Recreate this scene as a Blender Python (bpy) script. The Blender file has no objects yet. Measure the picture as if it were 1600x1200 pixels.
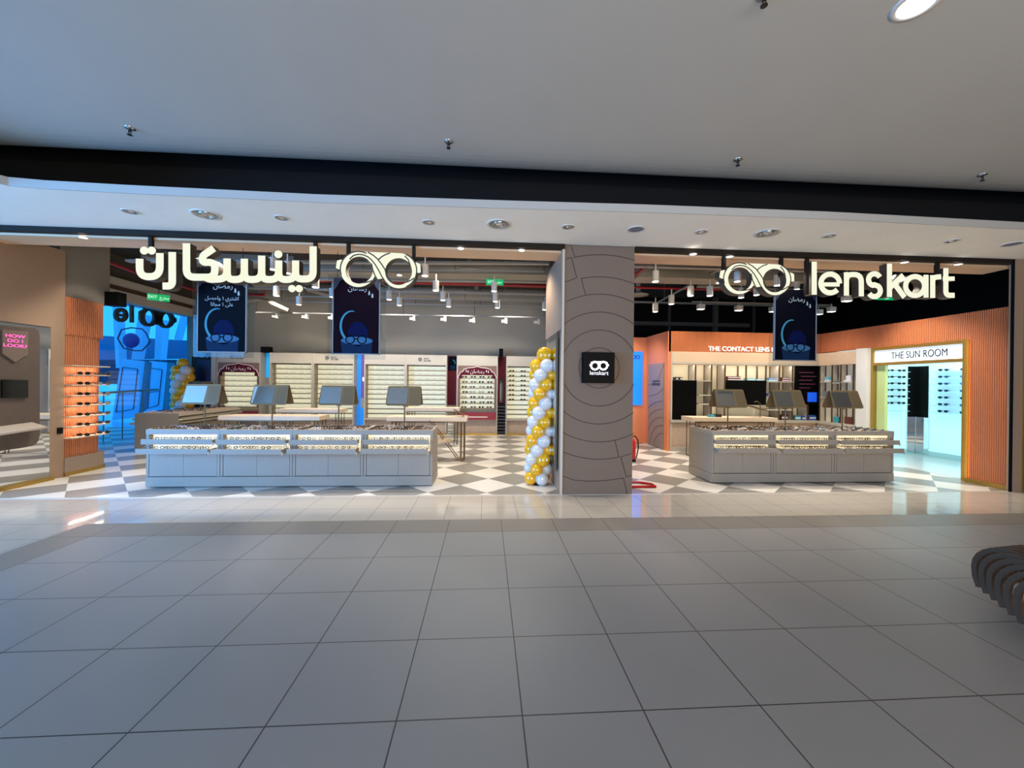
import bpy, math, random
from mathutils import Vector, Matrix
random.seed(7)
S = bpy.context.scene
COL = S.collection
PI = math.pi

# ------------------------------------------------------------------ camera
FPX = 623.2
YAW, PITCH, ROLL = math.radians(-3.7313), math.radians(-0.1221), math.radians(0.628)
CAM = Vector((0.0, -5.716, 1.608))
cy_, sy_, cp_, sp_, cr_, sr_ = math.cos(YAW), math.sin(YAW), math.cos(PITCH), math.sin(PITCH), math.cos(ROLL), math.sin(ROLL)
FW = Vector((-sy_*cp_, cy_*cp_, sp_))
R0 = Vector((cy_, sy_, 0)); U0 = R0.cross(FW)
RT = R0*cr_ + U0*sr_
UP = -R0*sr_ + U0*cr_
cam = bpy.data.cameras.new('camera'); cam.sensor_width = 36.0; cam.sensor_fit = 'HORIZONTAL'
cam.lens = FPX/1600*36.0; cam.clip_end = 200
co = bpy.data.objects.new('camera', cam); COL.objects.link(co)
m3 = Matrix((RT, UP, -FW)).transposed()
co.matrix_world = Matrix.Translation(CAM) @ m3.to_4x4()
S.camera = co
S.view_settings.view_transform = 'Standard'; S.view_settings.look = 'None'
S.view_settings.gamma = 1.0; S.view_settings.use_curve_mapping = False
S.view_settings.exposure = 0.0

def lin(c):
    return tuple(((v/255)/12.92 if v/255 <= 0.04045 else ((v/255+0.055)/1.055)**2.4) for v in c[:3]) + (1.0,)

# ------------------------------------------------------------------ sky and lamps
W = bpy.data.worlds.new('sky'); S.world = W; W.use_nodes = True
W.node_tree.nodes['Background'].inputs[0].default_value = (0.03, 0.42, 1.0, 1)
W.node_tree.nodes['Background'].inputs[1].default_value = 1.9

def area(name, loc, target, sx, sy, power, col):
    l = bpy.data.lights.new(name, 'AREA'); l.shape = 'RECTANGLE'; l.size = sx; l.size_y = sy
    l.energy = power; l.color = col
    o = bpy.data.objects.new(name, l); COL.objects.link(o); o.location = loc
    d = Vector(target) - Vector(loc); o.rotation_euler = d.to_track_quat('-Z', 'Y').to_euler()
    return o
area('assumed_blue_fill', (-10.2, -6.6, 2.2), (0, -3.0, 2.6), 6.0, 3.2, 1350, (0.10, 0.42, 1.0))  # unseen blue lamp, stands in for daylight assumed from an atrium at left
fd = area('assumed_blue_fill', (-9.3, -5.2, 2.0), (-3.2, 0.4, 1.3), 2.6, 2.8, 110, (0.06, 0.36, 1.0)); fd.data.spread = math.radians(95)  # second unseen blue lamp added to tint the left island and bulkhead
area('assumed_ceiling_light', (0.5, -9.0, 3.9), (0.5, -4.5, 0.0), 9.0, 1.6, 150, (1.0, 0.90, 0.76))  # unseen lamp assumed behind the camera for the hall's general light
area('mall_fill_light', (2.0, -9.5, 0.9), (2.0, -3.0, 4.2), 8.0, 1.4, 480, (1.0, 0.90, 0.77))  # unseen fill added behind the camera to brighten the mall ceiling
SPOT_POWER = 80

# ------------------------------------------------------------------ pixel to plane helper (the camera is calibrated on the floor grid)
def at(px, py, x=None, y=None, z=None):
    d = FW + RT*((px-800)/FPX) + UP*((600-py)/FPX)
    if x is not None: t = (x-CAM.x)/d.x
    elif y is not None: t = (y-CAM.y)/d.y
    else: t = (z-CAM.z)/d.z
    return CAM + d*t

# ------------------------------------------------------------------ materials
MATS = {}
def mat(name, col, rough=0.6, metal=0.0, emit=None, es=1.0, spec=0.5, noise=0.0, nscale=8.0, nstretch=(1,1,1), alpha=None, coat=0.0):
    if name in MATS: return MATS[name]
    m = bpy.data.materials.new(name); m.use_nodes = True
    nt = m.node_tree; b = nt.nodes['Principled BSDF']
    c = lin(col)
    b.inputs['Base Color'].default_value = c
    b.inputs['Roughness'].default_value = rough
    b.inputs['Metallic'].default_value = metal
    b.inputs['Specular IOR Level'].default_value = spec
    if coat: b.inputs['Coat Weight'].default_value = coat
    if emit is not None:
        b.inputs['Emission Color'].default_value = lin(emit); b.inputs['Emission Strength'].default_value = es
    if noise > 0:
        tc = nt.nodes.new('ShaderNodeTexCoord'); mp = nt.nodes.new('ShaderNodeMapping'); nz = nt.nodes.new('ShaderNodeTexNoise')
        mx = nt.nodes.new('ShaderNodeMix'); mx.data_type = 'RGBA'
        mp.inputs['Scale'].default_value = nstretch
        nz.inputs['Scale'].default_value = nscale; nz.inputs['Detail'].default_value = 4
        nt.links.new(tc.outputs['Object'], mp.inputs[0]); nt.links.new(mp.outputs[0], nz.inputs[0])
        nt.links.new(nz.outputs[0], mx.inputs[0])
        mx.inputs[6].default_value = tuple(v*(1-noise) for v in c[:3])+(1,)
        mx.inputs[7].default_value = tuple(min(1, v*(1+noise)) for v in c[:3])+(1,)
        nt.links.new(mx.outputs[2], b.inputs['Base Color'])
    MATS[name] = m
    return m

def glassmat(name, tint=(235,245,250), fac=0.08, rough=0.0):
    if name in MATS: return MATS[name]
    m = bpy.data.materials.new(name); m.use_nodes = True; nt = m.node_tree
    for n in list(nt.nodes): nt.nodes.remove(n)
    out = nt.nodes.new('ShaderNodeOutputMaterial'); tr = nt.nodes.new('ShaderNodeBsdfTransparent'); gl = nt.nodes.new('ShaderNodeBsdfGlossy')
    mx = nt.nodes.new('ShaderNodeMixShader')
    tr.inputs[0].default_value = lin(tint); gl.inputs['Roughness'].default_value = rough
    mx.inputs[0].default_value = fac
    nt.links.new(tr.outputs[0], mx.inputs[1]); nt.links.new(gl.outputs[0], mx.inputs[2]); nt.links.new(mx.outputs[0], out.inputs[0])
    MATS[name] = m
    return m

def flutemat(name, col, axis, scale):
    """vertical fluting: a bump made of a sine across one axis"""
    if name in MATS: return MATS[name]
    m = mat(name, col, rough=0.55)
    nt = m.node_tree; b = nt.nodes['Principled BSDF']
    tc = nt.nodes.new('ShaderNodeTexCoord'); sep = nt.nodes.new('ShaderNodeSeparateXYZ')
    mu = nt.nodes.new('ShaderNodeMath'); mu.operation = 'MULTIPLY'; mu.inputs[1].default_value = 2*PI/scale
    sn = nt.nodes.new('ShaderNodeMath'); sn.operation = 'SINE'
    ab = nt.nodes.new('ShaderNodeMath'); ab.operation = 'MULTIPLY_ADD'; ab.inputs[1].default_value = 0.5; ab.inputs[2].default_value = 0.5
    bp = nt.nodes.new('ShaderNodeBump'); bp.inputs['Distance'].default_value = 0.02; bp.inputs['Strength'].default_value = 0.9
    nt.links.new(tc.outputs['Object'], sep.inputs[0]); nt.links.new(sep.outputs[axis], mu.inputs[0]); nt.links.new(mu.outputs[0], sn.inputs[0])
    nt.links.new(sn.outputs[0], ab.inputs[0]); nt.links.new(ab.outputs[0], bp.inputs['Height']); nt.links.new(bp.outputs[0], b.inputs['Normal'])
    mx = nt.nodes.new('ShaderNodeMix'); mx.data_type = 'RGBA'
    mx.inputs[6].default_value = tuple(v*0.62 for v in lin(col)[:3])+(1,); mx.inputs[7].default_value = lin(col)  # groove shade put into the colour as well as the bump
    nt.links.new(ab.outputs[0], mx.inputs[0]); nt.links.new(mx.outputs[2], b.inputs['Base Color'])
    return m

def tilemat(name):
    """mall floor: 0.6 m matt tiles, a darker course, then two glossy courses up to the shop line"""
    m = bpy.data.materials.new(name); m.use_nodes = True; nt = m.node_tree; N = nt.nodes; L = nt.links
    b = N['Principled BSDF']
    tc = N.new('ShaderNodeTexCoord'); sep = N.new('ShaderNodeSeparateXYZ'); L.new(tc.outputs['Object'], sep.inputs[0])
    def M(op, a, bb=None, c=None):
        n = N.new('ShaderNodeMath'); n.operation = op
        for k, v in enumerate((a, bb, c)):
            if v is None: continue
            if isinstance(v, (int, float)): n.inputs[k].default_value = v
            else: L.new(v, n.inputs[k])
        return n.outputs[0]
    X, Y = sep.outputs[0], sep.outputs[1]
    def grout(v, off, size, w):
        t = M('DIVIDE', M('SUBTRACT', v, off), size); f = M('FRACT', t)
        d = M('MINIMUM', f, M('SUBTRACT', 1.0, f))
        return M('LESS_THAN', M('MULTIPLY', d, size), w)
    ns = N.new('ShaderNodeTexNoise'); ns.inputs['Scale'].default_value = 1.2; L.new(tc.outputs['Object'], ns.inputs[0])
    zone_far = M('GREATER_THAN', Y, -1.01)
    zone_dark = M('MULTIPLY', M('GREATER_THAN', Y, -1.39), M('LESS_THAN', Y, -1.01))
    # the dark course turns the corner at the left and runs towards the hall
    leftx = M('LESS_THAN', X, -4.00)
    darkleft = M('MULTIPLY', leftx, M('GREATER_THAN', X, -4.40))
    farleft = M('LESS_THAN', X, -4.40)
    g_big = M('MAXIMUM', grout(X, -0.407, 0.6, 0.0035), grout(Y, -1.998, 0.6, 0.0035))
    g_far = M('MAXIMUM', grout(X, 0.40, 0.44, 0.003), grout(Y, -1.01, 0.44*1.0, 0.003))
    g_dark = M('MAXIMUM', grout(X, -0.407, 0.6, 0.0035), M('MAXIMUM', M('LESS_THAN', M('ABSOLUTE', M('ADD', Y, 1.39)), 0.0035), M('LESS_THAN', M('ABSOLUTE', M('ADD', Y, 1.01)), 0.0035)))
    isfar = M('MAXIMUM', zone_far, farleft)
    isdark = M('MULTIPLY', M('MAXIMUM', zone_dark, darkleft), M('SUBTRACT', 1.0, isfar))
    def MIX(f, a, c):
        n = N.new('ShaderNodeMix'); n.data_type = 'RGBA'; L.new(f, n.inputs[0])
        for k, v in ((6, a), (7, c)):
            if isinstance(v, tuple): n.inputs[k].default_value = v
            else: L.new(v, n.inputs[k])
        return n.outputs[2]
    base = MIX(ns.outputs[0], lin((128,124,119)), lin((137,133,128)))
    col = MIX(isfar, base, lin((176,166,152)))
    col = MIX(isdark, col, lin((120,112,102)))
    g1 = M('MULTIPLY', g_big, M('SUBTRACT', 1.0, M('MAXIMUM', isfar, isdark)))
    g2 = M('MULTIPLY', g_far, isfar); g3 = M('MULTIPLY', g_dark, isdark)
    g = M('MAXIMUM', g1, M('MAXIMUM', M('MULTIPLY', g2, 0.6), g3))
    col = MIX(g, col, lin((52,48,46)))
    L.new(col, b.inputs['Base Color'])
    r = M('MULTIPLY_ADD', isfar, -0.40, 0.46)
    L.new(r, b.inputs['Roughness'])
    b.inputs['Specular IOR Level'].default_value = 0.5
    return m

def checkmat(name):
    m = bpy.data.materials.new(name); m.use_nodes = True; nt = m.node_tree; N = nt.nodes; L = nt.links
    b = N['Principled BSDF']
    tc = N.new('ShaderNodeTexCoord'); mp = N.new('ShaderNodeMapping'); mp.vector_type = 'POINT'
    L.new(tc.outputs['Object'], mp.inputs[0])
    ang = math.radians(45+2.2)
    # rotate so that tile edges follow the axes; a tile corner sits at (0.02, 0.13)
    c = Vector((0.023, 0.13, 0)); rv = Matrix.Rotation(ang, 3, 'Z') @ c
    mp.inputs['Rotation'].default_value = (0, 0, ang); mp.inputs['Location'].default_value = (-rv.x, -rv.y, 0)
    mp2 = N.new('ShaderNodeMapping'); mp2.inputs['Scale'].default_value = (1/0.604,)*3; L.new(mp.outputs[0], mp2.inputs[0])
    mp2.inputs['Location'].default_value = (0, 0, 0.37)
    ck = N.new('ShaderNodeTexChecker'); ck.inputs['Scale'].default_value = 1.0; L.new(mp2.outputs[0], ck.inputs[0])
    ns = N.new('ShaderNodeTexNoise'); ns.inputs['Scale'].default_value = 60; ns.inputs['Detail'].default_value = 3; L.new(tc.outputs['Object'], ns.inputs[0])
    def MIX(f, a, c):
        n = N.new('ShaderNodeMix'); n.data_type = 'RGBA'; L.new(f, n.inputs[0]); n.inputs[6].default_value = a; n.inputs[7].default_value = c
        return n.outputs[2]
    d = MIX(ns.outputs[0], lin((118,112,104)), lin((150,143,133))); l = MIX(ns.outputs[0], lin((206,197,184)), lin((222,214,202)))
    L.new(l, ck.inputs[1]); L.new(d, ck.inputs[2])
    L.new(ck.outputs[0], b.inputs['Base Color']); b.inputs['Roughness'].default_value = 0.28
    return m

M_WHITE = mat('white_paint', (205,202,196), 0.7)
M_CEIL = mat('ceiling_paint', (172,168,160), 0.85, noise=0.04, nscale=1.5)
M_SOFF = mat('bulkhead_paint', (236,231,220), 0.8, noise=0.05, nscale=3)
M_BRONZE = mat('dark_bronze', (38,30,22), 0.6, 0.0, spec=0.12)
M_BLACK = mat('matt_black', (8,8,8), 0.6, spec=0.12)
M_GLOSSBLACK = mat('gloss_black', (5,5,6), 0.08)
M_WOOD = mat('pale_oak', (206,178,148), 0.5, noise=0.1, nscale=9, nstretch=(14,1,1))
M_SOFWOOD = mat('soffit_oak', (214,176,138), 0.5, noise=0.1, nscale=3, nstretch=(0.5,9,1))
M_TAUPE = mat('taupe_laminate', (146,127,110), 0.55, noise=0.05, nscale=5, nstretch=(16,16,1))
M_PANEL = mat('brown_panel', (156,128,104), 0.6, noise=0.06, nscale=4, nstretch=(12,12,1))
M_PILLAR = mat('pillar_laminate', (112,95,81), 0.6, noise=0.05, nscale=5, nstretch=(16,16,1))
M_CAB = mat('cabinet_greige', (150,140,126), 0.5, noise=0.07, nscale=5, nstretch=(18,18,1))
M_CABLT = mat('cabinet_edge', (182,172,156), 0.5)
M_RIM = mat('island_rim', (156,146,131), 0.5)
M_TRAY = mat('tray_wood', (196,164,132), 0.5, noise=0.08, nscale=6, nstretch=(3,14,1))
M_GLOW = mat('shelf_glow', (255,244,210), 0.6, emit=(255,236,190), es=0.6)
M_CREAM = mat('backlit_cream', (250,244,214), 0.6, emit=(250,243,206), es=0.6)
M_SHELF = mat('shelf_grey', (122,116,98), 0.5)
M_BURL = mat('burl_board', (182,156,132), 0.6, noise=0.25, nscale=26)
M_GOLD = mat('brass', (176,144,74), 0.35, 0.8)
M_BRASSDK = mat('dark_brass', (104,84,56), 0.4, 0.7)
M_ORANGE_X = flutemat('orange_fluted_x', (226,128,74), 0, 0.03)
M_ORANGE_Y = flutemat('orange_fluted_y', (226,128,74), 1, 0.03)
M_ORANGE = mat('orange_board', (222,130,82), 0.55, noise=0.05, nscale=5, nstretch=(14,14,1))
M_GREYWALL = mat('grey_wall', (128,122,112), 0.8)
M_DARKCEIL = mat('exposed_ceiling', (62,57,52), 0.9)
M_DUCT = mat('duct_beige', (150,142,126), 0.6)
M_PIPE = mat('pipe_grey', (150,147,140), 0.5)
M_RED = mat('red_pipe', (150,18,26), 0.4)
M_REDX = mat('red_enamel', (176,16,22), 0.25)
M_SIGN = mat('sign_face', (60,60,50), 0.6, emit=(254,254,226), es=0.92, spec=.1)
M_SIGNDK = mat('sign_return', (66,56,46), 0.5)
M_LAMP = mat('lamp_face', (255,250,240), 0.5, emit=(255,248,235), es=5.0)
M_SPOTW = mat('spot_white', (214,208,198), 0.5)
M_CHROME = mat('chrome', (200,200,200), 0.2, 0.9)
M_CAN = mat('reflector', (150,150,146), 0.3, 0.7)
M_MIRROR = mat('mirror', (225,228,228), 0.02, 1.0)
M_MIRBR = mat('bronze_shell', (104,88,58), 0.45, 0.2)
M_CYANW = mat('sunroom_wall_glow', (212,240,244), 0.5, emit=(184,236,247), es=0.44)  # walls and ceiling glow on their own to brighten the sun room
M_SUNBAND = mat('lit_band', (240,250,252), 0.5, emit=(226,250,252), es=0.4)
M_CYANSH = mat('sunroom_shelf', (190,222,226), 0.4)
M_BLUE = mat('blue_screen', (10,110,255), 0.4, emit=(14,118,255), es=0.95)
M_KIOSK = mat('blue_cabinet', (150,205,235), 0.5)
M_KIOSK_SHADE = mat('blue_cabinet_shade', (18,52,84), 0.5)  # shade of the side faces put into a darker blue, shared by the mouldings
M_STEEL = mat('blue_steel', (190,215,235), 0.5)
M_BEIGEH = mat('header_beige', (206,196,184), 0.6)
M_GREEN = mat('exit_green', (10,150,90), 0.5, emit=(12,170,100), es=0.8)
M_TXT = mat('white_letter', (245,245,245), 0.5, emit=(255,252,245), es=0.7)
M_TXTDK = mat('dark_letter', (44,48,62), 0.6, spec=.1)
M_PINK = mat('pink_neon', (255,80,170), 0.5, emit=(255,96,178), es=1.4)
M_NAVY = mat('poster_navy', (3,4,9), 0.6, emit=(6,12,34), es=0.25, spec=0.04)
M_PLUM = mat('poster_plum', (13,4,12), 0.6, emit=(24,7,26), es=0.25, spec=0.04)
M_MOON = mat('poster_moon', (50,110,135), 0.6, emit=(60,140,175), es=0.3, spec=.04)
M_PBLUE = mat('poster_blue', (6,14,52), 0.6, emit=(6,14,56), es=0.25, spec=.04)
M_PED = mat('poster_pedestal', (14,34,60), 0.6, emit=(14,36,66), es=0.25, spec=.04)
M_PEDLT = mat('poster_pedestal_top', (48,88,122), 0.6, emit=(46,84,120), es=0.25, spec=.04)
M_PTXT = mat('poster_letter', (130,145,155), 0.6, emit=(130,150,160), es=0.25)
M_BURG = mat('burgundy', (84,18,32), 0.6, spec=.2)
M_BURGPAT = mat('arch_pattern', (120,92,80), 0.6, noise=0.55, nscale=38)
M_PVC = mat('acrylic_edge', (128,136,142), 0.5, spec=.2)
M_YEL = mat('balloon_gold', (226,166,6), 0.12, spec=0.7, coat=0.4)
M_WHB = mat('balloon_white', (206,203,199), 0.15, spec=0.6, coat=0.3)
M_RIB = mat('bench_slat', (88,66,50), 0.4, spec=.25, noise=0.12, nscale=6, nstretch=(20,2,20))
M_TBL = mat('table_oak', (214,190,162), 0.5, noise=0.07, nscale=5, nstretch=(3,14,3))
M_GLASS = glassmat('clear_glass', (232,244,250), 0.05)
M_GLASSP = glassmat('acrylic', (226,234,240), 0.018)
M_FR = [mat('frame_black', (16,14,14), 0.25), mat('frame_tortoise', (70,36,20), 0.25), mat('frame_silver', (170,170,172), 0.25, 0.8), mat('frame_plum', (66,26,44), 0.25), mat('frame_clear', (222,214,206), 0.2)]
M_LENS = mat('lens_dark', (20,18,20), 0.1)
M_LENSC = glassmat('lens_clear', (225,228,230), 0.06)

# ------------------------------------------------------------------ mesh builder
class MB:
    def __init__(s): s.v = []; s.f = []; s.mi = []; s.k = 0; s.sm = []
    def add(s, vs, fs, smooth=False):
        n = len(s.v); s.v += [Vector(p) for p in vs]
        for f in fs: s.f.append([n+i for i in f]); s.mi.append(s.k); s.sm.append(smooth)
        return s
    def box(s, x0, x1, y0, y1, z0, z1):
        if x0 > x1: x0, x1 = x1, x0
        if y0 > y1: y0, y1 = y1, y0
        if z0 > z1: z0, z1 = z1, z0
        return s.add([(x0,y0,z0),(x1,y0,z0),(x1,y1,z0),(x0,y1,z0),(x0,y0,z1),(x1,y0,z1),(x1,y1,z1),(x0,y1,z1)],
                     [(0,3,2,1),(4,5,6,7),(0,1,5,4),(1,2,6,5),(2,3,7,6),(3,0,4,7)])
    def obox(s, a, b, w, h, up=(0,0,1)):
        """a bar from a to b, w across, h high"""
        a, b = Vector(a), Vector(b); d = (b-a).normalized(); u = Vector(up); r = d.cross(u)
        if r.length < 1e-6: r = d.cross(Vector((1,0,0)))
        r.normalize(); u = r.cross(d).normalized()
        vs = [p + r*(sx*w/2) + u*(sz*h/2) for p in (a, b) for sx, sz in ((-1,-1),(1,-1),(1,1),(-1,1))]
        return s.add(vs, [(0,1,2,3),(7,6,5,4),(0,4,5,1),(1,5,6,2),(2,6,7,3),(3,7,4,0)])
    def prism(s, pts, d):
        """closed planar polygon pts swept by vector d"""
        n = len(pts); d = Vector(d); p = [Vector(q) for q in pts]
        return s.add(p+[q+d for q in p], [tuple(range(n))[::-1], tuple(range(n, 2*n))]+[(i, (i+1) % n, n+(i+1) % n, n+i) for i in range(n)])
    def cyl(s, a, b, r, r2=None, n=16, smooth=True, caps=True):
        a, b = Vector(a), Vector(b); r2 = r if r2 is None else r2
        d = (b-a).normalized(); x = d.orthogonal().normalized(); y = d.cross(x)
        vs = [a + (x*math.cos(2*PI*i/n)+y*math.sin(2*PI*i/n))*r for i in range(n)] + [b + (x*math.cos(2*PI*i/n)+y*math.sin(2*PI*i/n))*r2 for i in range(n)]
        s.add(vs, [(i, (i+1) % n, n+(i+1) % n, n+i) for i in range(n)], smooth)
        if caps: s.add(vs, [tuple(range(n))[::-1], tuple(range(n, 2*n))])
        return s
    def tube(s, pts, r, n=8, closed=False):
        P = [Vector(p) for p in pts]; m = len(P); rings = []
        ref = None
        for i, p in enumerate(P):
            t = (P[(i+1) % m]-P[i-1]) if closed else (P[min(i+1, m-1)]-P[max(i-1, 0)])
            t.normalize()
            if ref is None: ref = t.orthogonal().normalized()
            x = (ref - t*ref.dot(t)); x = x.normalized() if x.length > 1e-6 else t.orthogonal().normalized(); ref = x
            y = t.cross(x); rings.append([p + (x*math.cos(2*PI*k/n)+y*math.sin(2*PI*k/n))*r for k in range(n)])
        vs = [q for ring in rings for q in ring]; fs = []
        for i in range(m if closed else m-1):
            j = (i+1) % m
            for k in range(n): fs.append((i*n+k, i*n+(k+1) % n, j*n+(k+1) % n, j*n+k))
        s.add(vs, fs, True)
        if not closed: s.add(rings[0]+rings[-1], [tuple(range(n))[::-1], tuple(range(n, 2*n))])
        return s
    def lathe(s, c, prof, n=24, axis=(0,0,1)):
        c = Vector(c); d = Vector(axis).normalized(); x = d.orthogonal().normalized(); y = d.cross(x); m = len(prof)
        vs = [c + d*h + (x*math.cos(2*PI*k/n)+y*math.sin(2*PI*k/n))*r for r, h in prof for k in range(n)]
        return s.add(vs, [(i*n+k, i*n+(k+1) % n, (i+1)*n+(k+1) % n, (i+1)*n+k) for i in range(m-1) for k in range(n)], True)
    def ball(s, c, r, n=18, m=11, sc=(1,1,1)):
        c = Vector(c); vs = []
        for j in range(m+1):
            th = PI*j/m
            for i in range(n): vs.append(c + Vector((math.cos(2*PI*i/n)*math.sin(th)*sc[0], math.sin(2*PI*i/n)*math.sin(th)*sc[1], math.cos(th)*sc[2]))*r)
        return s.add(vs, [(j*n+i, (j+1)*n+i, (j+1)*n+(i+1) % n, j*n+(i+1) % n) for j in range(m) for i in range(n)], True)
    def ribbon(s, pts, w, d, closed=False, w2=None):
        """flat stroke of width w through pts (all in one plane), swept by vector d"""
        P = [Vector(p) for p in pts]; d = Vector(d); nrm = d.normalized(); m = len(P); L_, R_ = [], []
        for i, p in enumerate(P):
            a = P[i]-P[i-1] if (i > 0 or closed) else P[1]-P[0]
            b = P[(i+1) % m]-P[i] if (i < m-1 or closed) else P[-1]-P[-2]
            a = a.normalized(); b = b.normalized(); t = (a+b)
            t = t.normalized() if t.length > 1e-4 else a
            q = t.cross(nrm).normalized(); k = max(0.5, t.dot(a))
            ww = w if w2 is None else w+(w2-w)*i/(m-1)
            L_.append(p+q*(ww/2/k)); R_.append(p-q*(ww/2/k))
        vs = L_+R_+[q+d for q in L_]+[q+d for q in R_]; fs = []
        for i in range(m if closed else m-1):
            j = (i+1) % m
            fs += [(i, j, m+j, m+i), (2*m+i, 3*m+i, 3*m+j, 2*m+j), (i, 2*m+i, 2*m+j, j), (m+i, m+j, 3*m+j, 3*m+i)]
        if not closed: fs += [(0, m, 3*m, 2*m), (m-1, 3*m-1, 4*m-1, 2*m-1)]
        return s.add(vs, fs)
    def build(s, name, mats, parent=None, origin=None):
        if not isinstance(mats, (list, tuple)): mats = [mats]
        me = bpy.data.meshes.new(name)
        if origin is None:
            if parent is not None: origin = Vector((0,0,0)); base = wloc(parent)
            else:
                xs = [v.x for v in s.v]; ys = [v.y for v in s.v]; zs = [v.z for v in s.v]
                origin = Vector(((min(xs)+max(xs))/2, (min(ys)+max(ys))/2, min(zs))); base = origin
        else: origin = Vector(origin); base = origin
        me.from_pydata([tuple(v-base) for v in s.v], [], s.f)
        for m in mats: me.materials.append(m)
        me.polygons.foreach_set('material_index', s.mi); me.polygons.foreach_set('use_smooth', s.sm)
        me.update()
        o = bpy.data.objects.new(name, me); COL.objects.link(o)
        if parent is not None: o.parent = parent
        else: o.location = origin
        return o

def wloc(o):
    v = Vector(o.location)
    while o.parent is not None: o = o.parent; v += Vector(o.location)
    return v
def tag(o, label=None, cat=None, group=None, kind=None):
    if label: o['label'] = label
    if cat: o['category'] = cat
    if group: o['group'] = group
    if kind: o['kind'] = kind
    return o
def thing(name, label, cat, loc, group=None):
    o = bpy.data.objects.new(name, None); COL.objects.link(o); o.location = loc; o.empty_display_size = 0.1
    return tag(o, label, cat, group)
def dup(root, loc, rotz=None, label=None, group=None, rot=None):
    r = root.copy(); COL.objects.link(r); r.location = loc
    if rotz is not None: r.rotation_euler = (0, 0, rotz)
    if rot is not None: r.rotation_euler = rot
    if label: r['label'] = label
    if group: r['group'] = group
    for ch in list(root.children):
        c = ch.copy(); COL.objects.link(c); c.parent = r
        for g in ch.children:
            d = g.copy(); COL.objects.link(d); d.parent = c
    return r
def bx(name, m, x0, x1, y0, y1, z0, z1, parent=None):
    return MB().box(x0, x1, y0, y1, z0, z1).build(name, m, parent)
def struct(o): o['kind'] = 'structure'; return o

def text(body, size, origin, xdir, zdir, m, name='lettering', parent=None, extrude=0.004, align='CENTER', sx=1.0, bold=0.0):
    """words set in the plane of xdir and zdir, converted to a mesh"""
    c = bpy.data.curves.new(name, 'FONT'); c.body = body; c.size = size; c.extrude = extrude; c.offset = bold; c.align_x = align; c.align_y = 'CENTER'
    t = bpy.data.objects.new(name, c); COL.objects.link(t); bpy.context.view_layer.update()
    me = bpy.data.meshes.new_from_object(t.evaluated_get(bpy.context.evaluated_depsgraph_get()))
    bpy.data.objects.remove(t)
    x = Vector(xdir).normalized(); z = Vector(zdir).normalized(); n = x.cross(z)
    base = wloc(parent) if parent is not None else Vector((0,0,0)); o3 = Vector(origin)-base
    for v in me.vertices: v.co = o3 + x*(v.co.x*sx) + z*v.co.y + n*v.co.z
    me.materials.clear(); me.materials.append(m); me.name = name
    o = bpy.data.objects.new(name, me); COL.objects.link(o)
    if parent is not None: o.parent = parent
    return o

def fillet(pts, r, n=6):
    """round the inner corners of a 2D polyline"""
    out = [pts[0]]
    for i in range(1, len(pts)-1):
        p = Vector(pts[i]); a = Vector(pts[i-1])-p; b = Vector(pts[i+1])-p
        la, lb = a.length, b.length; k = min(r, la*0.5, lb*0.5)
        A = p+a.normalized()*k; B = p+b.normalized()*k
        for j in range(n+1):
            t = j/n; q = A*(1-t)**2 + p*2*t*(1-t) + B*t*t; out.append((q.x, q.y))
    out.append(pts[-1]); return out
def arc(cx, cy, r, a0, a1, n=16, ry=None):
    ry = r if ry is None else ry
    return [(cx+r*math.cos(math.radians(a0+(a1-a0)*i/n)), cy-ry*math.sin(math.radians(a0+(a1-a0)*i/n))) for i in range(n+1)]

# ================================================================== SHELL
fl = struct(MB().add([(-14,-13,0),(14,-13,0),(14,0,0),(-14,0,0)], [(0,1,2,3)]).build('floor', tilemat('mall_tiles'), origin=(0,0,0)))
fl2 = struct(MB().add([(-14,0,0),(11.5,0,0),(11.5,8.4,0),(-14,8.4,0)], [(0,1,2,3)]).build('floor', checkmat('shop_tiles'), origin=(0,0,0)))
struct(bx('trim_1', mat('threshold', (196,188,176), 0.25), -6.87, 8.2, -0.015, 0.015, 0, 0.004))

# mall ceiling, bulkhead with rounded left corner
cl = MB().box(-9,14,-13,-1.42,4.1,4.2)
lip = [(-1.42,4.1),(-1.33,4.102),(-1.24,4.107),(-1.15,4.116),(-1.07,4.130),(-1.0,4.15),(-0.94,4.18),(-0.90,4.22),(-0.88,4.5)]
for (ya,za),(yb,zb) in zip(lip, lip[1:]): cl.add([(-9,ya,za),(14,ya,za),(14,yb,zb),(-9,yb,zb)], [(3,2,1,0)], True)
struct(cl.build('ceiling', M_CEIL, origin=(0,0,4.1)))
M_VOID = mat('recess_shade', (16,15,15), 0.95)  # black paint stands in for the shade inside the ceiling recess
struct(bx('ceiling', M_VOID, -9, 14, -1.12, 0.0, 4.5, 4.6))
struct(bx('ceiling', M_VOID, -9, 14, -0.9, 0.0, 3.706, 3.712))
edge = [(14,-1.02),(6.8,-1.10),(4.1,-1.17),(1.8,-1.16),(0.3,-1.12),(-1.9,-1.08),(-3.9,-1.12),(-4.7,-1.15),(-5.02,-1.19),(-5.2,-1.38),(-5.9,-2.5),(-8.5,-6.0),(-9.5,-6.0),(-9.5,0.0),(14,0.0)]
bk = MB().prism([(x, y, 3.62) for x, y in edge][::-1], (0,0,0.085)); struct(bk.build('ceiling', M_SOFF))
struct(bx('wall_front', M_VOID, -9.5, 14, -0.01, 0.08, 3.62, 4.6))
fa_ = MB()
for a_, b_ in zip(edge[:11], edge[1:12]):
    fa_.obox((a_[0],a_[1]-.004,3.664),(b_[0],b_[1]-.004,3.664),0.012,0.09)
struct(fa_.build('trim_16', mat('fascia_shade',(176,172,164),.8)))  # fascia strip painted greyer than the bulkhead to carry its shade
struct(bx('wall_back_hall', M_WHITE, -14, 14, -13.2, -13.0, 0, 4.2))
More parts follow.
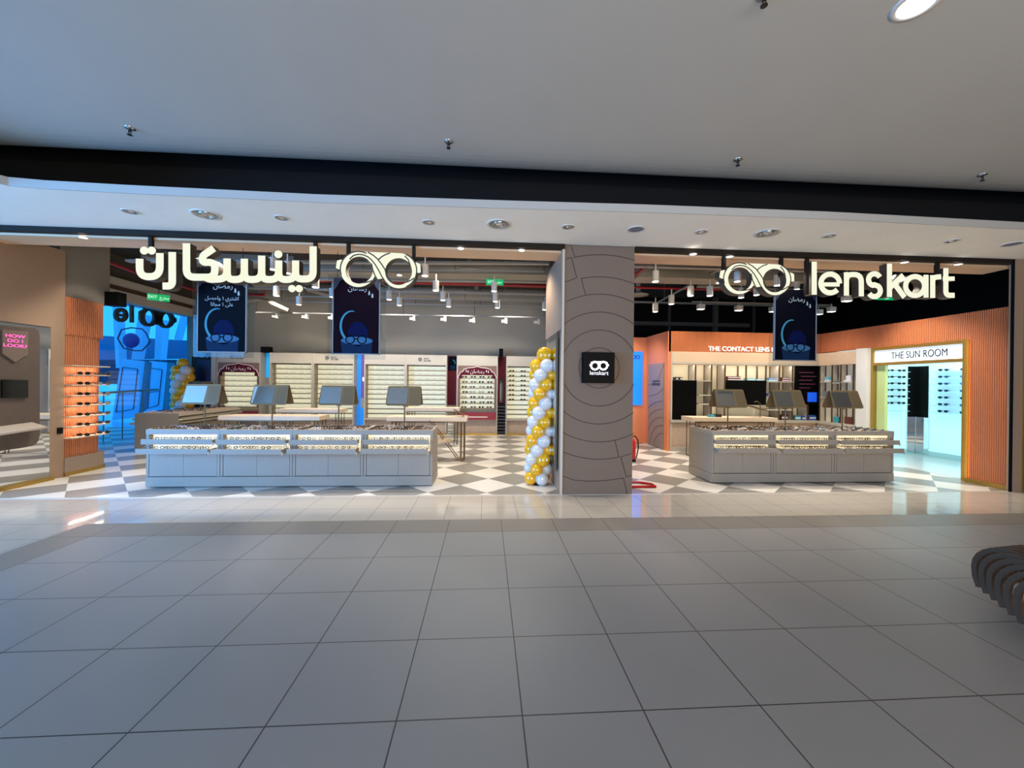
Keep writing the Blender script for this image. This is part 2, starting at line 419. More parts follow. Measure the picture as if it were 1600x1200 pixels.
struct(bx('wall_right_hall', mat('hall_wall', (120,108,96), 0.7), 11.5, 11.7, -13, -0.1, 0, 4.1))
struct(bx('wall_left_hall', M_WHITE, -14.2, -14.0, -13, 0, 0, 4.2))
# shopfront head rail and soffit
struct(bx('trim_2', M_BRONZE, -9.0, 1.115, -0.03, 0.06, 3.55, 3.62))
struct(bx('trim_3', M_BRONZE, 2.151, 8.19, -0.03, 0.06, 3.55, 3.62))
struct(bx('ceiling', M_SOFWOOD, -9.0, 8.3, 0.06, 0.46, 3.52, 3.60))
struct(bx('ceiling', M_DARKCEIL, -11.0, 11.0, 0.0, 8.4, 4.6, 4.7))

# pillar with engraved rings
PY = 0.0
pm = MB().box(1.115, 2.151, 0.0, 1.5, 0, 3.62)
pm.k = 1
RC = at(936, 575, y=PY)
def px2(pts, y): return [at(p[0], p[1], y=y) for p in pts]
for r in (31.5, 59.5):
    if r < 40: pm.ribbon([v for v in px2(arc(936,575,r,0,360,48)[:-1], -0.001)], 0.010, (0,-0.002,0), closed=True)
for r, a0, a1, b0, b1 in ((59.5,24,156,-156,-24),(87.5,50,128,-130,-52),(115.5,60,116,-120,-62),(142.5,67.5,101,-113,-77)):
    pm.ribbon(px2(arc(936,575,r,a0,a1,24), -0.001), 0.010, (0,-0.002,0)); pm.ribbon(px2(arc(936,575,r,b0,b1,24), -0.001), 0.010, (0,-0.002,0))
pm.ribbon(px2(arc(936,575,177,71.5,103,16), -0.001), 0.010, (0,-0.002,0))
for seg in ([(890,377),(898,401)],[(883.5,405),(893,402.5),(901,434),(883,441)],[(908,434),(915,461)],[(960.5,687),(967,714.5)],[(986.5,708.5),(970,714),(978.5,745),(987,743)],[(879,744),(897,750),(920,752),(945,751),(974,747),(980,772)]):
    pm.ribbon(px2(seg, -0.001), 0.010, (0,-0.002,0))
pill = pm.build('wall_pillar', [M_PILLAR, mat('groove', (58,42,38), 0.7)]); struct(pill)
struct(bx('trim_4', mat('pillar_edge', (196,182,164), 0.4), 1.085, 1.115, -0.02, 0.02, 0, 3.62))
struct(bx('trim_5', M_PANEL, 1.075, 1.115, 0.0, 1.5, 2.4, 3.55))
struct(bx('trim_15', M_PANEL, 1.095, 1.115, 0.0, 1.5, 0.0, 2.4))

# left side wall: brown panel over a mirror, ribbed orange wall, glazed side front
struct(bx('wall_left', M_PANEL, -6.99, -6.87, 0.0, 1.26, 2.41, 3.68))
struct(bx('wall_left', M_PANEL, -6.99, -6.87, 1.05, 1.26, 0, 2.41))
struct(bx('wall_left_front', M_PANEL, -9.1, -6.99, 0.0, 0.1, 0, 3.6))
struct(bx('wall_left_back', M_GREYWALL, -9.1, -7.08, 1.9, 2.0, 0, 4.6))
struct(bx('trim_6', M_GOLD, -6.97, -6.80, -0.02, 1.05, 0.0, 0.05))
# window wall of the side entrance
GA, GB = Vector((-8.95,2.0,0)), Vector((-8.95,7.04,0)); GD = (GB-GA).normalized()
def gp(s, z, off=0.0): n = Vector((GD.y, -GD.x, 0)); p = GA+(GB-GA)*s+n*off; return Vector((p.x, p.y, z))
struct(bx('wall_left', M_GREYWALL, -7.08, -6.95, 1.26, 2.12, 2.95, 4.6))
def band(name, pyt, pyb, m, off, th):
    zt, zb = at(177, pyt, x=-8.95+off).z, at(177, pyb, x=-8.95+off).z
    struct(bx(name, m, -8.95+off-th, -8.95+off, 2.0, 7.04, zb, zt))
band('trim_7', 432, 443, M_BEIGEH, 0.10, 0.3); band('trim_8', 442.5, 452, mat('header_brown', (78,56,40), 0.6), 0.0, 0.2); band('trim_9', 451.5, 467, M_BEIGEH, 0.03, 0.25)
struct(bx('wall_left', mat('bulkhead_dark', (84,76,68), 0.8), -9.1, -8.95, 2.0, 7.04, at(177,432,x=-8.9).z, 4.6))
gw = MB().box(-8.957, -8.945, 2.0, 7.04, 0.0, at(177,467,x=-8.95).z); struct(gw.build('window_1', M_GLASS))

# back wall and right part of the shop
struct(bx('wall_back', M_GREYWALL, -9.1, 3.0, 7.05, 7.15, 0, 4.6))
struct(bx('wall_back_right', M_BLACK, 3.0, 11.0, 7.6, 7.7, 0, 4.6))
struct(bx('wall_right', M_BLACK, 10.9, 11.0, 0.1, 7.6, 0, 4.6))
ow = MB().box(4.42, 8.36, 3.70, 4.12, 2.42, 2.915).build('wall_back_right', M_ORANGE_X); struct(ow)
struct(bx('wall_back_right', M_ORANGE, 4.40, 4.47, 3.70, 4.98, 0, 2.915))
struct(bx('wall_back_right', M_ORANGE, 2.9, 4.40, 4.98, 5.08, 0, 2.90))
# right wall with the opening of the sun room
rw = MB().box(8.3, 8.42, 0.05, 0.62, 0, 2.915).box(8.3, 8.42, 0.62, 3.70, 2.45, 2.915)
struct(rw.build('wall_right', M_ORANGE_Y))
struct(bx('trim_10', M_GOLD, 8.20, 8.30, 0.03, 0.60, 0, 0.07))
struct(bx('wall_right_front', M_PANEL, 8.19, 8.33, -0.04, 0.04, 0, 3.62))
struct(bx('trim_11', M_BLACK, 8.150, 8.19, -0.03, -0.012, 0, 3.62))
struct(bx('trim_12', M_GOLD, 8.33, 8.35, -0.06, 0.04, 0, 3.62))
struct(bx('wall_right_neighbour', mat('neighbour', (58,50,42), 0.5), 8.35, 14, -0.02, 0.1, 0, 3.62))
# mullions in the dark clerestory
mu = MB()
for px, w in ((1046,.05),(1118,.16),(1178,.04),(1306,.5),(1384,.06),(1541,.1)):
    p = at(px, 500, y=7.5); mu.box(p.x-w/2, p.x+w/2, 7.46, 7.58, 2.5, 4.6)
mu.box(4.0, 9.0, 7.40, 7.58, 3.62, 3.74)
struct(mu.build('trim_13', mat('mullion', (70,64,58), 0.7)))

# ================================================================== SIGNS
DY = 0.12
def sign_stroke(b, pts, w, y0, d):
    P = [at(p[0], p[1], y=0.0) for p in pts]
    b.ribbon([Vector((p.x, y0, p.z)) for p in P], w*0.00917, (0, d, 0))
def disc(b, cx, cy, r, y0, d, n=24):
    c = at(cx, cy, y=0.0); rr = r*0.00917
    b.prism([(c.x+rr*math.cos(2*PI*i/n), y0, c.z+rr*math.sin(2*PI*i/n)) for i in range(n)], (0, d, 0))
def post(px, ztop, zbot, parent):
    p = at(px, 380, y=0.0)
    return MB().box(p.x-0.022, p.x+0.022, 0.02, 0.07, zbot, ztop).build('support_post', M_BRONZE, parent)

def stroke_sign(name, label, strokes, discs, w, posts, loc, group=None):
    t = thing(name, label, 'sign', loc, group)
    body, face = MB(), MB()
    for q in strokes:
        ww = q[1] if isinstance(q, tuple) and isinstance(q[1], (int, float)) and isinstance(q[0], list) else w
        pts = q[0] if isinstance(q, tuple) and isinstance(q[0], list) else q
        sign_stroke(body, pts, ww, 0.0, DY); sign_stroke(face, pts, ww-0.3, -0.006, 0.006)
    for cx, cy, r in discs:
        disc(body, cx, cy, r, 0.0, DY); disc(face, cx, cy, r-0.2, -0.006, 0.006)
    body.build('letter_return', M_SIGNDK, t); face.build('letter_face', M_SIGN, t)
    for p, zb in posts: post(p, 3.62, zb, t)
    return t
# Arabic word; traced in the crop frame (5x, origin 200,340)
def cv(pts): return [(200+x/5, 340+y/5) for x, y in pts]
ar = [cv(fillet([(92,322),(92,462),(250,462),(250,278)], 84)),
      cv(fillet([(347,270),(347,535),(272,535)], 80)),
      cv(fillet([(458,202),(458,466),(680,466),(680,350),(583,350),(583,300),(672,240)], 62)),
      cv(fillet([(600,466),(640,484),(775,478),(775,320)], 66)),
      cv(fillet([(775,380),(775,484),(910,484),(910,322)], 66)),
      cv(fillet([(910,380),(910,484),(1045,484),(1045,298)], 66)),
      cv(fillet([(1045,380),(1045,484),(1178,484),(1178,336)], 66)),
      cv(fillet([(1178,380),(1178,484),(1310,484),(1310,336)], 66)),
      cv(fillet([(1310,380),(1310,480),(1447,480),(1447,225)], 60))]
dots = [(225.6,391.6,6),(237.2,391.6,6),(435,397.4,6),(456.4,451,5.6),(467.6,451,5.6)]
ws = at(350, 440, y=0.0)
stroke_sign('hanging_sign', 'glowing white Arabic lettering hanging under the head rail at the left', ar, dots, 10.6, ((232,3.32),(491,3.40)), (ws.x,0,2.95))

def logo_sign(ox, oy, k, label, posts):
    """goggle-shaped logo; coordinates of the 10.667x crop (origin 515,385), shifted and scaled for the second one"""
    def T(p): return (ox+(515+p[0]/10.667-592)*k, oy+(385+p[1]/10.667-419)*k)
    c = at(ox, oy, y=0.0); t = thing('logo_sign', label, 'sign', (c.x,0,c.z-0.25))
    body, face, ln = MB(), MB(), MB()
    def st(b, pts, w, y0, d, closed=False, w2=None):
        P = [at(*T(p), y=0.0) for p in pts]
        b.ribbon([Vector((p.x, y0, p.z)) for p in P], w*0.00917/10.667*k, (0, d, 0), closed, None if w2 is None else w2*0.00917/10.667*k)
    def poly(b, pts, y0, d):
        P = [at(*T(p), y=0.0) for p in pts]; b.prism([Vector((p.x, y0, p.z)) for p in P], (0, d, 0))
    def ring(b, c1, r1, c2, r2, y0, d, n=48):
        """region between an inner and an outer circle with different centres"""
        A = [at(*T(p), y=0.0) for p in arc(c1[0], c1[1], r1, 0, 360, n)[:-1]]; B = [at(*T(p), y=0.0) for p in arc(c2[0], c2[1], r2, 0, 360, n)[:-1]]
        vs = [Vector((p.x, y, p.z)) for y in (y0, y0+d) for p in A+B]; fs = []
        for i in range(n):
            j = (i+1) % n
            fs += [(i, j, n+j, n+i), (2*n+i, 3*n+i, 3*n+j, 2*n+j), (i, 2*n+i, 2*n+j, j), (n+i, n+j, 3*n+j, 3*n+i)]
        b.add(vs, fs)
    def whole(b, y0, d, g):
        ring(b, (495,385), 222-g, (478,372), 300+g, y0, d); ring(b, (1150,410), 220-g, (1160,395), 297+g, y0, d)
        poly(b, [(480,72-g),(1160,98-g),(1010,190),(925,300),(935,395),(905,520),(790,540),(730,470),(722,380),(700,280),(610,180),(560,150)], y0, d)
        poly(b, fillet([(205,205-g),(120-g,225),(100-g,360+g),(175,382+g)], 20), y0, d); poly(b, fillet([(1435,250-g),(1520+g,285),(1525+g,430),(1465,435+g)], 20), y0, d)
    whole(body, 0.0, DY, 0); whole(face, -0.006, 0.006, -5)
    L1 = [(335,205),(400,145),(480,124),(560,132),(640,165),(700,215),(760,290),(820,390),(870,490),(930,580),(990,645),(1050,680)]
    L2 = [(640,88),(730,140),(800,200),(870,290),(925,375),(950,470),(1000,550),(1060,600)]
    L3 = [(815,215),(870,165),(930,130),(1010,105)]
    L4 = [(700,280),(722,385),(760,480),(800,550),(860,610),(960,665)]
    L5 = [(1255,150),(1310,210),(1340,290),(1350,340)]; L6 = [(1280,590),(1350,560),(1410,520)]
    L7 = [(780,525),(720,560),(640,585),(550,600)]
    for q in (L1, L2, L3, L4, L5, L6, L7): st(ln, q, 20, -0.009, 0.003)
    for q in (arc(478,372,296,62,198,24), arc(1160,395,293,-66,68,24)): st(ln, q, 20, -0.009, 0.003)
    body.build('letter_return', M_SIGNDK, t); face.build('letter_face', M_SIGN, t); ln.build('outline', M_SIGNDK, t)
    for p, zb in posts: post(p, 3.62, zb, t)
    return t
logo_sign(592, 420, 1.0, 'glowing goggle-shaped double loop logo hanging left of the pillar', ((543,3.36),(646,3.30)))
logo_sign(1183, 434.5, 0.88, 'glowing goggle-shaped double loop logo hanging right of the pillar', ((1134,3.30),(1224,3.28)))
en = [[(1272,409),(1272,460.5)],
      arc(1297,443,14.6,-42,180,20)+arc(1297,443,14.6,180,360,20)[1:] if False else arc(1297,443,14.6,0,318,34),
      ([(1283,444.5),(1311.5,444.5)],7.0),
      [(1322.3,425.5),(1322.3,462)], fillet([(1322.3,448),(1322.3,429),(1345.5,429),(1345.5,463)], 14),
      arc(1366,437,9.2,25,255,18)+[(1366,445)]+arc(1366,455.5-1.2,9.2,75,-150,18)[2:],
      [(1389.5,412),(1389.5,464)], [(1391,449),(1411,430)], [(1397,443),(1413,464.5)],
      arc(1429.5,447,14.8,0,360,30), [(1446.6,429.5),(1446.6,465)],
      [(1457,430),(1457,465.5)], fillet([(1457,447),(1457,433.5),(1470,432.5)], 10),
      fillet([(1477.5,419),(1477.5,461.5),(1491,461.5)], 12), ([(1473,435.5),(1491,435.5)],7.5)]
ws = at(1380, 465, y=0.0)
stroke_sign('hanging_sign', 'glowing white lettering reading lenskart hanging at the right', en, [], 8.8, ((1264.5,3.0),(1469.5,3.2)), (ws.x,0,2.95))

# black cube sign on the pillar
a, b_ = at(912, 550, y=-0.12), at(960, 599, y=-0.12)
t = thing('wall_sign', 'black square box sign with white goggles logo on the pillar', 'sign', ((a.x+b_.x)/2, -0.06, b_.z))
bx('box_body', M_BLACK, a.x, b_.x, -0.12, -0.004, b_.z, a.z, t)
g = MB()
for cx in (929.5, 942.5):
    g.ribbon([Vector((p.x, -0.124, p.z)) for p in (at(q[0], q[1], y=-0.12) for q in arc(cx,571.5,6.0,0,360,24)[:-1])], 0.028, (0,-0.003,0), closed=True)
for seg in ([(923,567),(929,565.6),(943,565.6),(949,567)],[(922.3,569),(922.3,572)],[(950,569),(950,572)],[(934.5,570),(937.5,570)]):
    g.ribbon([Vector((p.x, -0.124, p.z)) for p in (at(q[0], q[1], y=-0.12) for q in seg)], 0.022, (0,-0.003,0))
g.build('goggles_mark', M_TXT, t)
c = at(936, 583, y=-0.124)
text('lenskart', 0.085, (c.x, -0.125, c.z), (1,0,0), (0,0,1), M_TXT, parent=t, extrude=0.001)

# ================================================================== HANGING POSTERS
def poster(label, px0, py0, px1, py1, gx0, gy0, gx1, gy1, kind):
    y = 0.30
    a, b = at(px0, py0, y=y), at(px1, py1, y=y); ga, gb = at(gx0, gy0, y=y+0.02), at(gx1, gy1, y=y+0.02)
    t = thing('hanging_poster', label, 'poster', ((a.x+b.x)/2, y, b.z))
    bg = M_PLUM if kind == 'plum' else M_NAVY
    bx('panel', bg, a.x, b.x, y-0.012, y+0.012, b.z, a.z, t)
    w = b.x-a.x; h = a.z-b.z
    fr = MB()
    for q in ((a.x-.012,a.x,b.z-.012,a.z),(b.x,b.x+.012,b.z-.012,a.z),(a.x-.012,b.x+.012,b.z-.014,b.z)): fr.box(q[0],q[1],y-.016,y+.016,q[2],q[3])
    fr.build('frame', M_PVC, t)
    gl = MB().add([(ga.x,y+.03,gb.z),(gb.x,y+.03,gb.z),(gb.x,y+.03,ga.z),(ga.x,y+.03,ga.z)], [(0,1,2,3)]); gl.build('acrylic_sheet', M_GLASSP, t)
    for x in (a.x+0.05, b.x-0.05): MB().cyl((x,y,a.z-0.02),(x,y,3.53),0.004,n=6).build('hanging_cable', M_BRONZE, t)
    P = lambda u, v, k=0: Vector((a.x+u*w, y-0.0135-0.0008*k, b.z+v*h))
    # picture: crescent, night dome, pedestal with a pair of glasses
    img = MB()
    def fin(nm, m):
        nonlocal img
        img.build(nm, m, t); img = MB()
    def flat(pts, k): img.add([P(u, v, k) for u, v in pts], [tuple(range(len(pts)))])
    asp = h/w
    ar_ = lambda cu, cv_, r, a0, a1, n=18, e=1.0: [(cu+r*math.cos(math.radians(a0+(a1-a0)*i/n)), cv_+r*e*math.sin(math.radians(a0+(a1-a0)*i/n))/asp) for i in range(n+1)]
    flat([(0.20,0.0),(0.84,0.0),(0.86,0.17)]+ar_(0.52,0.17,0.36,0,-180,10,0.25)[1:], 1)
    fin('pedestal', M_PED); flat(ar_(0.52,0.17,0.35,0,360,24,0.25)[:-1], 2)
    fin('pedestal_top', M_PEDLT); flat(ar_(0.54,0.26,0.22,0,360,24,1.25)[:-1], 1)
    fin('night_dome', M_PBLUE)
    outer = ar_(0.40,0.36,0.26,80,235,18,1.35); inner = ar_(0.425,0.365,0.238,235,80,18,1.35)
    img.add([P(u,v,3) for u,v in outer+inner], [(i, i+1, 36-i, 37-i) for i in range(18)])
    fin('crescent', M_MOON)
    for cu in (0.37, 0.63):
        R1 = ar_(cu,0.185,0.105,0,360,20)[:-1]; R2 = ar_(cu,0.185,0.08,0,360,20)[:-1]
        img.add([P(u,v,4) for u,v in R1+R2], [(i,(i+1)%20,20+(i+1)%20,20+i) for i in range(20)])
    flat([(0.46,0.185),(0.54,0.185),(0.54,0.20),(0.46,0.20)], 4)
    fin('glasses_picture', mat('poster_black',(4,5,10),.7,spec=.05))
    for cu, cv_, s in ((0.78,0.80,0.02),(0.85,0.765,0.022)):
        flat([(cu-s,cv_-0.02),(cu+s,cv_-0.02),(cu+s*0.8,cv_+0.02),(cu,cv_+0.04),(cu-s*0.8,cv_+0.02)], 2); fin('lantern', M_PTXT)
    for sgn in (0, 1):
        U = lambda u: u if sgn == 0 else 1-u
        cor = [(0.0,1.0),(0.30,1.0),(0.14,0.96),(0.09,0.90),(0.03,0.85),(0.0,0.84)]
        flat([(U(u), v) for u, v in (cor if sgn == 0 else cor[::-1])], 1); fin('corner_pattern', mat('poster_corner', (34,48,78), 0.6, noise=0.4, nscale=60))
    # calligraphy, set in joined letter forms from left to right
    text('\u0646\u0627\ufec0\ufee3\u0631', 0.10, P(0.52,0.86,2), (1,0,0), (0,0,1), M_PTXT, parent=t, extrude=0.0006)
    if kind == 'offer':
        text('\ufede\ufebc\ufea3\u0627\u0648 \u0661 \ufef1\ufeae\ufe98\ufeb7\u0627', 0.074, P(0.5,0.70,2), (1,0,0), (0,0,1), M_PTXT, parent=t, extrude=0.0006)
        text('\u0627\ufee7\u0627\ufea0\ufee3 \u0661 \ufef0\ufee0\ufecb', 0.074, P(0.5,0.62,2), (1,0,0), (0,0,1), M_PTXT, parent=t, extrude=0.0006)
    return t
poster('dark blue hanging poster with crescent, glasses on a pedestal and two lines of offer text', 311,430,384,550, 302,424,396,559, 'offer')
poster('dark plum hanging poster with blue crescent and glasses, left of the balloon column', 522,434,592,553, 512,428,602,562, 'plum')
poster('near-black hanging poster with crescent and glasses, below the sign right of the pillar', 1211,452,1273,563, 1203,446,1281,572, 'navy')

# ================================================================== CEILING FITTINGS OF THE HALL
def downlight(px, py, r, label, kind='can'):
    p = at(px, py, z=3.62); t = thing('ceiling_downlight', label, 'downlight', (p.x, p.y, 3.60), 'recessed downlights in the bulkhead')
    MB().lathe((p.x,p.y,3.62), [(r,0.0),(r*1.0,-0.008),(r*0.84,-0.012),(r*0.80,0.0)]).build('trim_ring', M_WHITE, t)
    MB().lathe((p.x,p.y,3.62), [(r*0.80,-0.0105),(r*0.66,-0.006),(r*0.6,-0.002),(0.001,-0.001)]).build('reflector', M_CAN, t)
    if kind == 'big': MB().lathe((p.x,p.y,3.62), [(r*0.55,-0.002),(r*0.52,-0.02),(r*0.45,-0.02),(r*0.42,-0.002)]).build('inner_ring', M_CHROME, t); MB().lathe((p.x,p.y,3.62),[(r*.36,-.003),(r*.2,-.02),(.001,-.022)]).build('lamp', M_CHROME, t)
    else: MB().lathe((p.x,p.y,3.62), [(r*0.45,-0.003),(r*0.3,-0.014),(0.001,-0.016)]).build('lamp', M_CHROME, t)
for i, (px, py) in enumerate(((203,330),(440,340),(670,347),(888,354),(1096,362),(1296,368),(1488,376))):
    downlight(px, py, 0.085, ['small unlit downlight leftmost in the white bulkhead','small unlit downlight right of the leftmost large round fitting','small unlit downlight above the left goggle logo','small unlit downlight just left of the pillar top','small unlit downlight right of the grey ceiling speaker','small unlit downlight above the lenskart letters','small unlit downlight rightmost in the white bulkhead'][i])
for i, (px, py) in enumerate(((322,335),(780,350),(1199,364))):
    downlight(px, py, 0.16, ['large round recessed fitting above the Arabic sign','large round recessed fitting left of the pillar','large round recessed fitting above the right goggle logo'][i], 'big')
for px, py, lb in ((994,358,'flat grey round ceiling speaker above the pillar'),(1582,381,'flat grey round ceiling speaker at the far right of the bulkhead')):
    p = at(px, py, z=3.62)
    t = thing('ceiling_speaker', lb, 'speaker', (p.x,p.y,3.60)); MB().lathe((p.x,p.y,3.62), [(0.115,0),(0.115,-0.008),(0.095,-0.01),(0.093,0)]).build('rim', M_WHITE, t)
    MB().lathe((p.x,p.y,3.62), [(0.095,-0.006),(0.001,-0.008)]).build('grille', mat('speaker_grille', (112,114,124), 0.7), t)
for px, py, lb in ((203,200,'chrome sprinkler head leftmost on the high ceiling'),(701,221,'chrome sprinkler head above the left goggle logo on the high ceiling'),(1153,249,'chrome sprinkler head above the right goggle logo on the high ceiling'),(1535,273,'chrome sprinkler head rightmost on the high ceiling'),(1194,-8,'dark sprinkler head cut off at the top edge of the photo')):
    p = at(px, py, z=4.1); t = thing('sprinkler_head', lb, 'sprinkler', (p.x,p.y,4.03))
    MB().lathe((p.x,p.y,4.1), [(0.045,0),(0.045,-0.006),(0.02,-0.012),(0.001,-0.012)], n=16).build('escutcheon', M_CHROME, t)
    q = MB().cyl((p.x,p.y,4.09),(p.x,p.y,4.065),0.012,n=10); q.cyl((p.x-.014,p.y,4.068),(p.x-.004,p.y,4.03),0.004,n=6).cyl((p.x+.014,p.y,4.068),(p.x+.004,p.y,4.03),0.004,n=6).cyl((p.x,p.y,4.033),(p.x,p.y,4.029),0.022,n=12)
    q.build('deflector', mat('sprinkler_metal', (60,56,52), 0.35, 0.8), t)
p = at(1432, 6, z=4.1); t = thing('ceiling_downlight', 'bright lit recessed downlight in the high ceiling at top right', 'downlight', (p.x,p.y,4.08))
MB().lathe((p.x,p.y,4.1), [(0.13,0),(0.13,-0.006),(0.10,-0.01),(0.098,0)]).build('trim_ring', M_WHITE, t); MB().lathe((p.x,p.y,4.1), [(0.098,-0.006),(0.001,-0.007)]).build('lamp', M_LAMP, t)
# small lit downlights in the oak soffit
for px, py, lb in ((130,371,'lit downlight in the oak soffit at the far left'),(720,388,'lit downlight in the oak soffit right of the left goggle logo'),(815,391,'lit downlight in the oak soffit beside the pillar, left side'),(1083,397,'lit downlight in the oak soffit just right of the pillar'),(1140,401,'lit downlight in the oak soffit above the right goggle logo'),(1413,410,'lit downlight in the oak soffit above the letter k'),(1497,413,'lit downlight in the oak soffit at the far right')):
    p = at(px, py, z=3.52); t = thing('soffit_downlight', lb, 'downlight', (p.x,p.y,3.50))
    MB().lathe((p.x,p.y,3.52), [(0.06,0),(0.06,-0.004),(0.046,-0.006),(0.045,0)]).build('trim_ring', M_WHITE, t); MB().lathe((p.x,p.y,3.52), [(0.046,-0.003),(0.001,-0.004)]).build('lamp', M_LAMP, t)

# ================================================================== SHOP CEILING: ducts, pipes, tracks, spots
def bar_at(name, label, cat, pa, pb, y, w, h, m, y2=None):
    a = at(*pa, y=y); b = at(*pb, y=y if y2 is None else y2)
    q = MB().obox(a, b, w, h)
    for f in (.15,.85): c_ = a+(b-a)*f; q.cyl(c_+Vector((0,0,h/2)), (c_.x,c_.y,4.597), .006, n=6)
    return tag(q.build(name, m), label, cat)
ducts = (
 ('air_duct','broad beige air duct crossing the shop ceiling left of the pillar',(470,422),(858,428),2.6,.45,.17),
 ('air_duct','lower beige air duct behind the red pipe on the left side',(560,456),(858,466),4.6,.4,.16),
 ('air_duct','beige air duct crossing the ceiling right of the pillar',(990,430),(1250,437),2.6,.5,.2),
 ('air_duct','dark-edged flat duct over the side entrance at the left',(240,404),(470,412),2.8,.6,.12))
for n, lb, pa, pb, y, w, h in ducts: bar_at(n, lb, 'duct', pa, pb, y, w, h, M_DUCT)
trays = (('silver cable tray nearest the oak soffit on the left side',(200,408),(858,412),1.6),('silver cable tray just above the red pipe on the left side',(300,434),(858,441),3.0),
         ('thin cable tray below the lower beige duct',(380,450),(858,460),4.0),('silver cable tray right of the pillar under the soffit',(990,416),(1300,424),1.6),('dark steel beam above the black clerestory windows',(990,472),(1300,480),5.6),
         ('thin tray crossing behind the right goggle logo',(1090,448),(1300,455),3.6))
for lb, pa, pb, y in trays: bar_at('cable_tray', lb, 'cable tray', pa, pb, y, .12, .035, M_PIPE)
def pipe(label, pts, r, m=M_RED, name='red_pipe', cat='pipe'):
    q = MB().tube(pts, r, 10)
    for c_ in (pts[0], pts[-1]): q.cyl(c_, (c_.x,c_.y,4.597), .006, n=6)
    return tag(q.build(name, m), label, cat)
pipe('long straight red sprinkler pipe running to the pillar on the left side', [at(480,437.5,y=3.6), at(640,441,y=3.6), at(858,447,y=3.6)], 0.045)
pipe('red pipe bending down over the side entrance at the left', [at(133,386,y=1.9), at(136,398,y=1.9), at(165,408,y=2.4), at(215,427,y=3.2), at(300,452,y=4.8), at(330,460,y=5.6)], 0.03)
pipe('red pipe with a square bend behind the Arabic sign', [at(330,458,y=5.0), at(413,461,y=5.0), at(414,446,y=5.0), at(405,443,y=5.0)], 0.04)
pipe('red pipe seen between the pillar and the right goggle logo', [at(990,449,y=3.8), at(1100,452,y=3.8), at(1260,456,y=3.8)], 0.03)
pipe('slanting red pipe at the top right of the pillar', [at(992,430,y=2.2), at(1010,416,y=1.6)], 0.03)
pipe('upright red riser in front of the black clerestory', [at(1441,462,y=6.5), at(1441,500,y=6.5)], 0.06)
for lb, pa, pb, y, y2 in (('flexible grey duct sweeping down to the left of the plum poster',(395,446),(520,462),4.6,5.4),('crooked grey flexible duct above the back wall at the left',(385,470),(450,485),5.2,5.6)):
    a, b = at(*pa, y=y), at(*pb, y=y2); mid = (a+b)/2+Vector((0,0,0.12)); tag(MB().tube([a,(a+mid)/2+Vector((0,0,.05)),mid,(b+mid)/2,b],0.06,10).build('flexible_duct',M_DUCT),lb,'duct')
for px, py, y, lb in ((734,424,2.5,'round white ceiling diffuser left of the green exit sign'),(1106,427,2.5,'round white ceiling diffuser right of the pillar'),(745,460,4.5,'round white ceiling diffuser under the lower beige duct'),(997,461,4.2,'round white ceiling diffuser beside the pillar, right side'),(640,457,4.5,'round white ceiling diffuser right of the plum poster')):
    p = at(px, py, y=y); t = thing('air_diffuser', lb, 'diffuser', p); MB().lathe(p, [(0.04,0.10),(0.10,0.05),(0.26,0.0),(0.25,-0.01),(0.1,-0.02),(0.001,-0.02)]).build('cone', M_DUCT, t); MB().cyl(p+Vector((0,0,.1)), (p.x,p.y,4.6), 0.06).build('neck', M_DUCT, t)
# tracks
def track(label, pa, pb, y, y2=None):
    a = at(*pa, y=y); b = at(*pb, y=y if y2 is None else y2)
    t = thing('light_track', label, 'light track', (a+b)/2)
    MB().obox(a, b, .035, .03).build('rail', M_PIPE, t)
    n = max(2, int((b-a).length/1.6)); w = MB()
    for i in range(n+1): q = a+(b-a)*i/n; w.cyl(q, (q.x,q.y,4.6), 0.005, n=6)
    w.build('suspension_rod', M_BLACK, t)
track('light track nearest the back wall carrying box floodlights, left side', (400,488), (850,496), 5.7)
track('second light track from the back wall, left side', (440,471), (850,479.5), 5.0)
track('third light track from the back wall, left side', (470,463), (850,471), 4.4)
track('front light track under the soffit, left side', (420,420), (850,424), 1.9)
track('slanting wide light track right of the pillar', (1025,474), (1125,420), 5.0, 2.0)
track('short light track with box floodlights below the right goggle logo', (1081,471.5), (1300,477), 4.3)
track('light track behind the right goggle logo', (1089,447.5), (1320,455), 3.0)

def spot_fit(px, pyb, h, label, big=1.0):
    """cylinder spot: pyb is the pixel row of its lower rim, h its height in pixels"""
    L = 0.17; dist = FPX*L/h; y = CAM.y+dist; p = at(px, pyb, y=y); r = 0.055*big
    t = thing('track_spotlight', label, 'spotlight', p, 'cylinder spotlights on the shop tracks')
    hs = MB().cyl(p, p+Vector((0,0,L)), r, n=16).build('housing', M_SPOTW, t)
    MB().cyl(p+Vector((0,0,-0.001)), p+Vector((0,0,-0.006)), r*0.86, n=16).build('lens', M_LAMP, hs)
    MB().cyl(p+Vector((0,0,L)), (p.x,p.y,min(4.6,p.z+L+0.12)), 0.012, n=6).build('stem', M_SPOTW, t)
    return p
SP = [(426,421,17),(449,427,17),(493,449,16),(432,462,14),(467,476,12),(519,464,13),(548,433,10),(563,430,12),(624,430,13),(664,431,17),(681,454,15),(608,468,13),(624,477,12),(692,469,13),(701,479,12),(772,455,14),(774,471,13),(777,481,12),(851,484,12),(857,473,13),
      (1024,440,17),(1024,487,13),(1049,475,14),(1079,462,15),(1109,462,15),(1123,442,13),(1152,440,16),(1158,465,14),(1182,461,14),(1215,446,17),(1245,452,13)]
spots = []
for i, (px, pb, h) in enumerate(SP):
    side = 'right of the pillar' if px > 990 else 'left of the pillar'
    row = 'upper' if pb < 445 else ('middle' if pb < 470 else 'lower')
    p = spot_fit(px, pb, h, 'white cylinder track spotlight in the %s row %s' % (row, side)); spots.append(p)
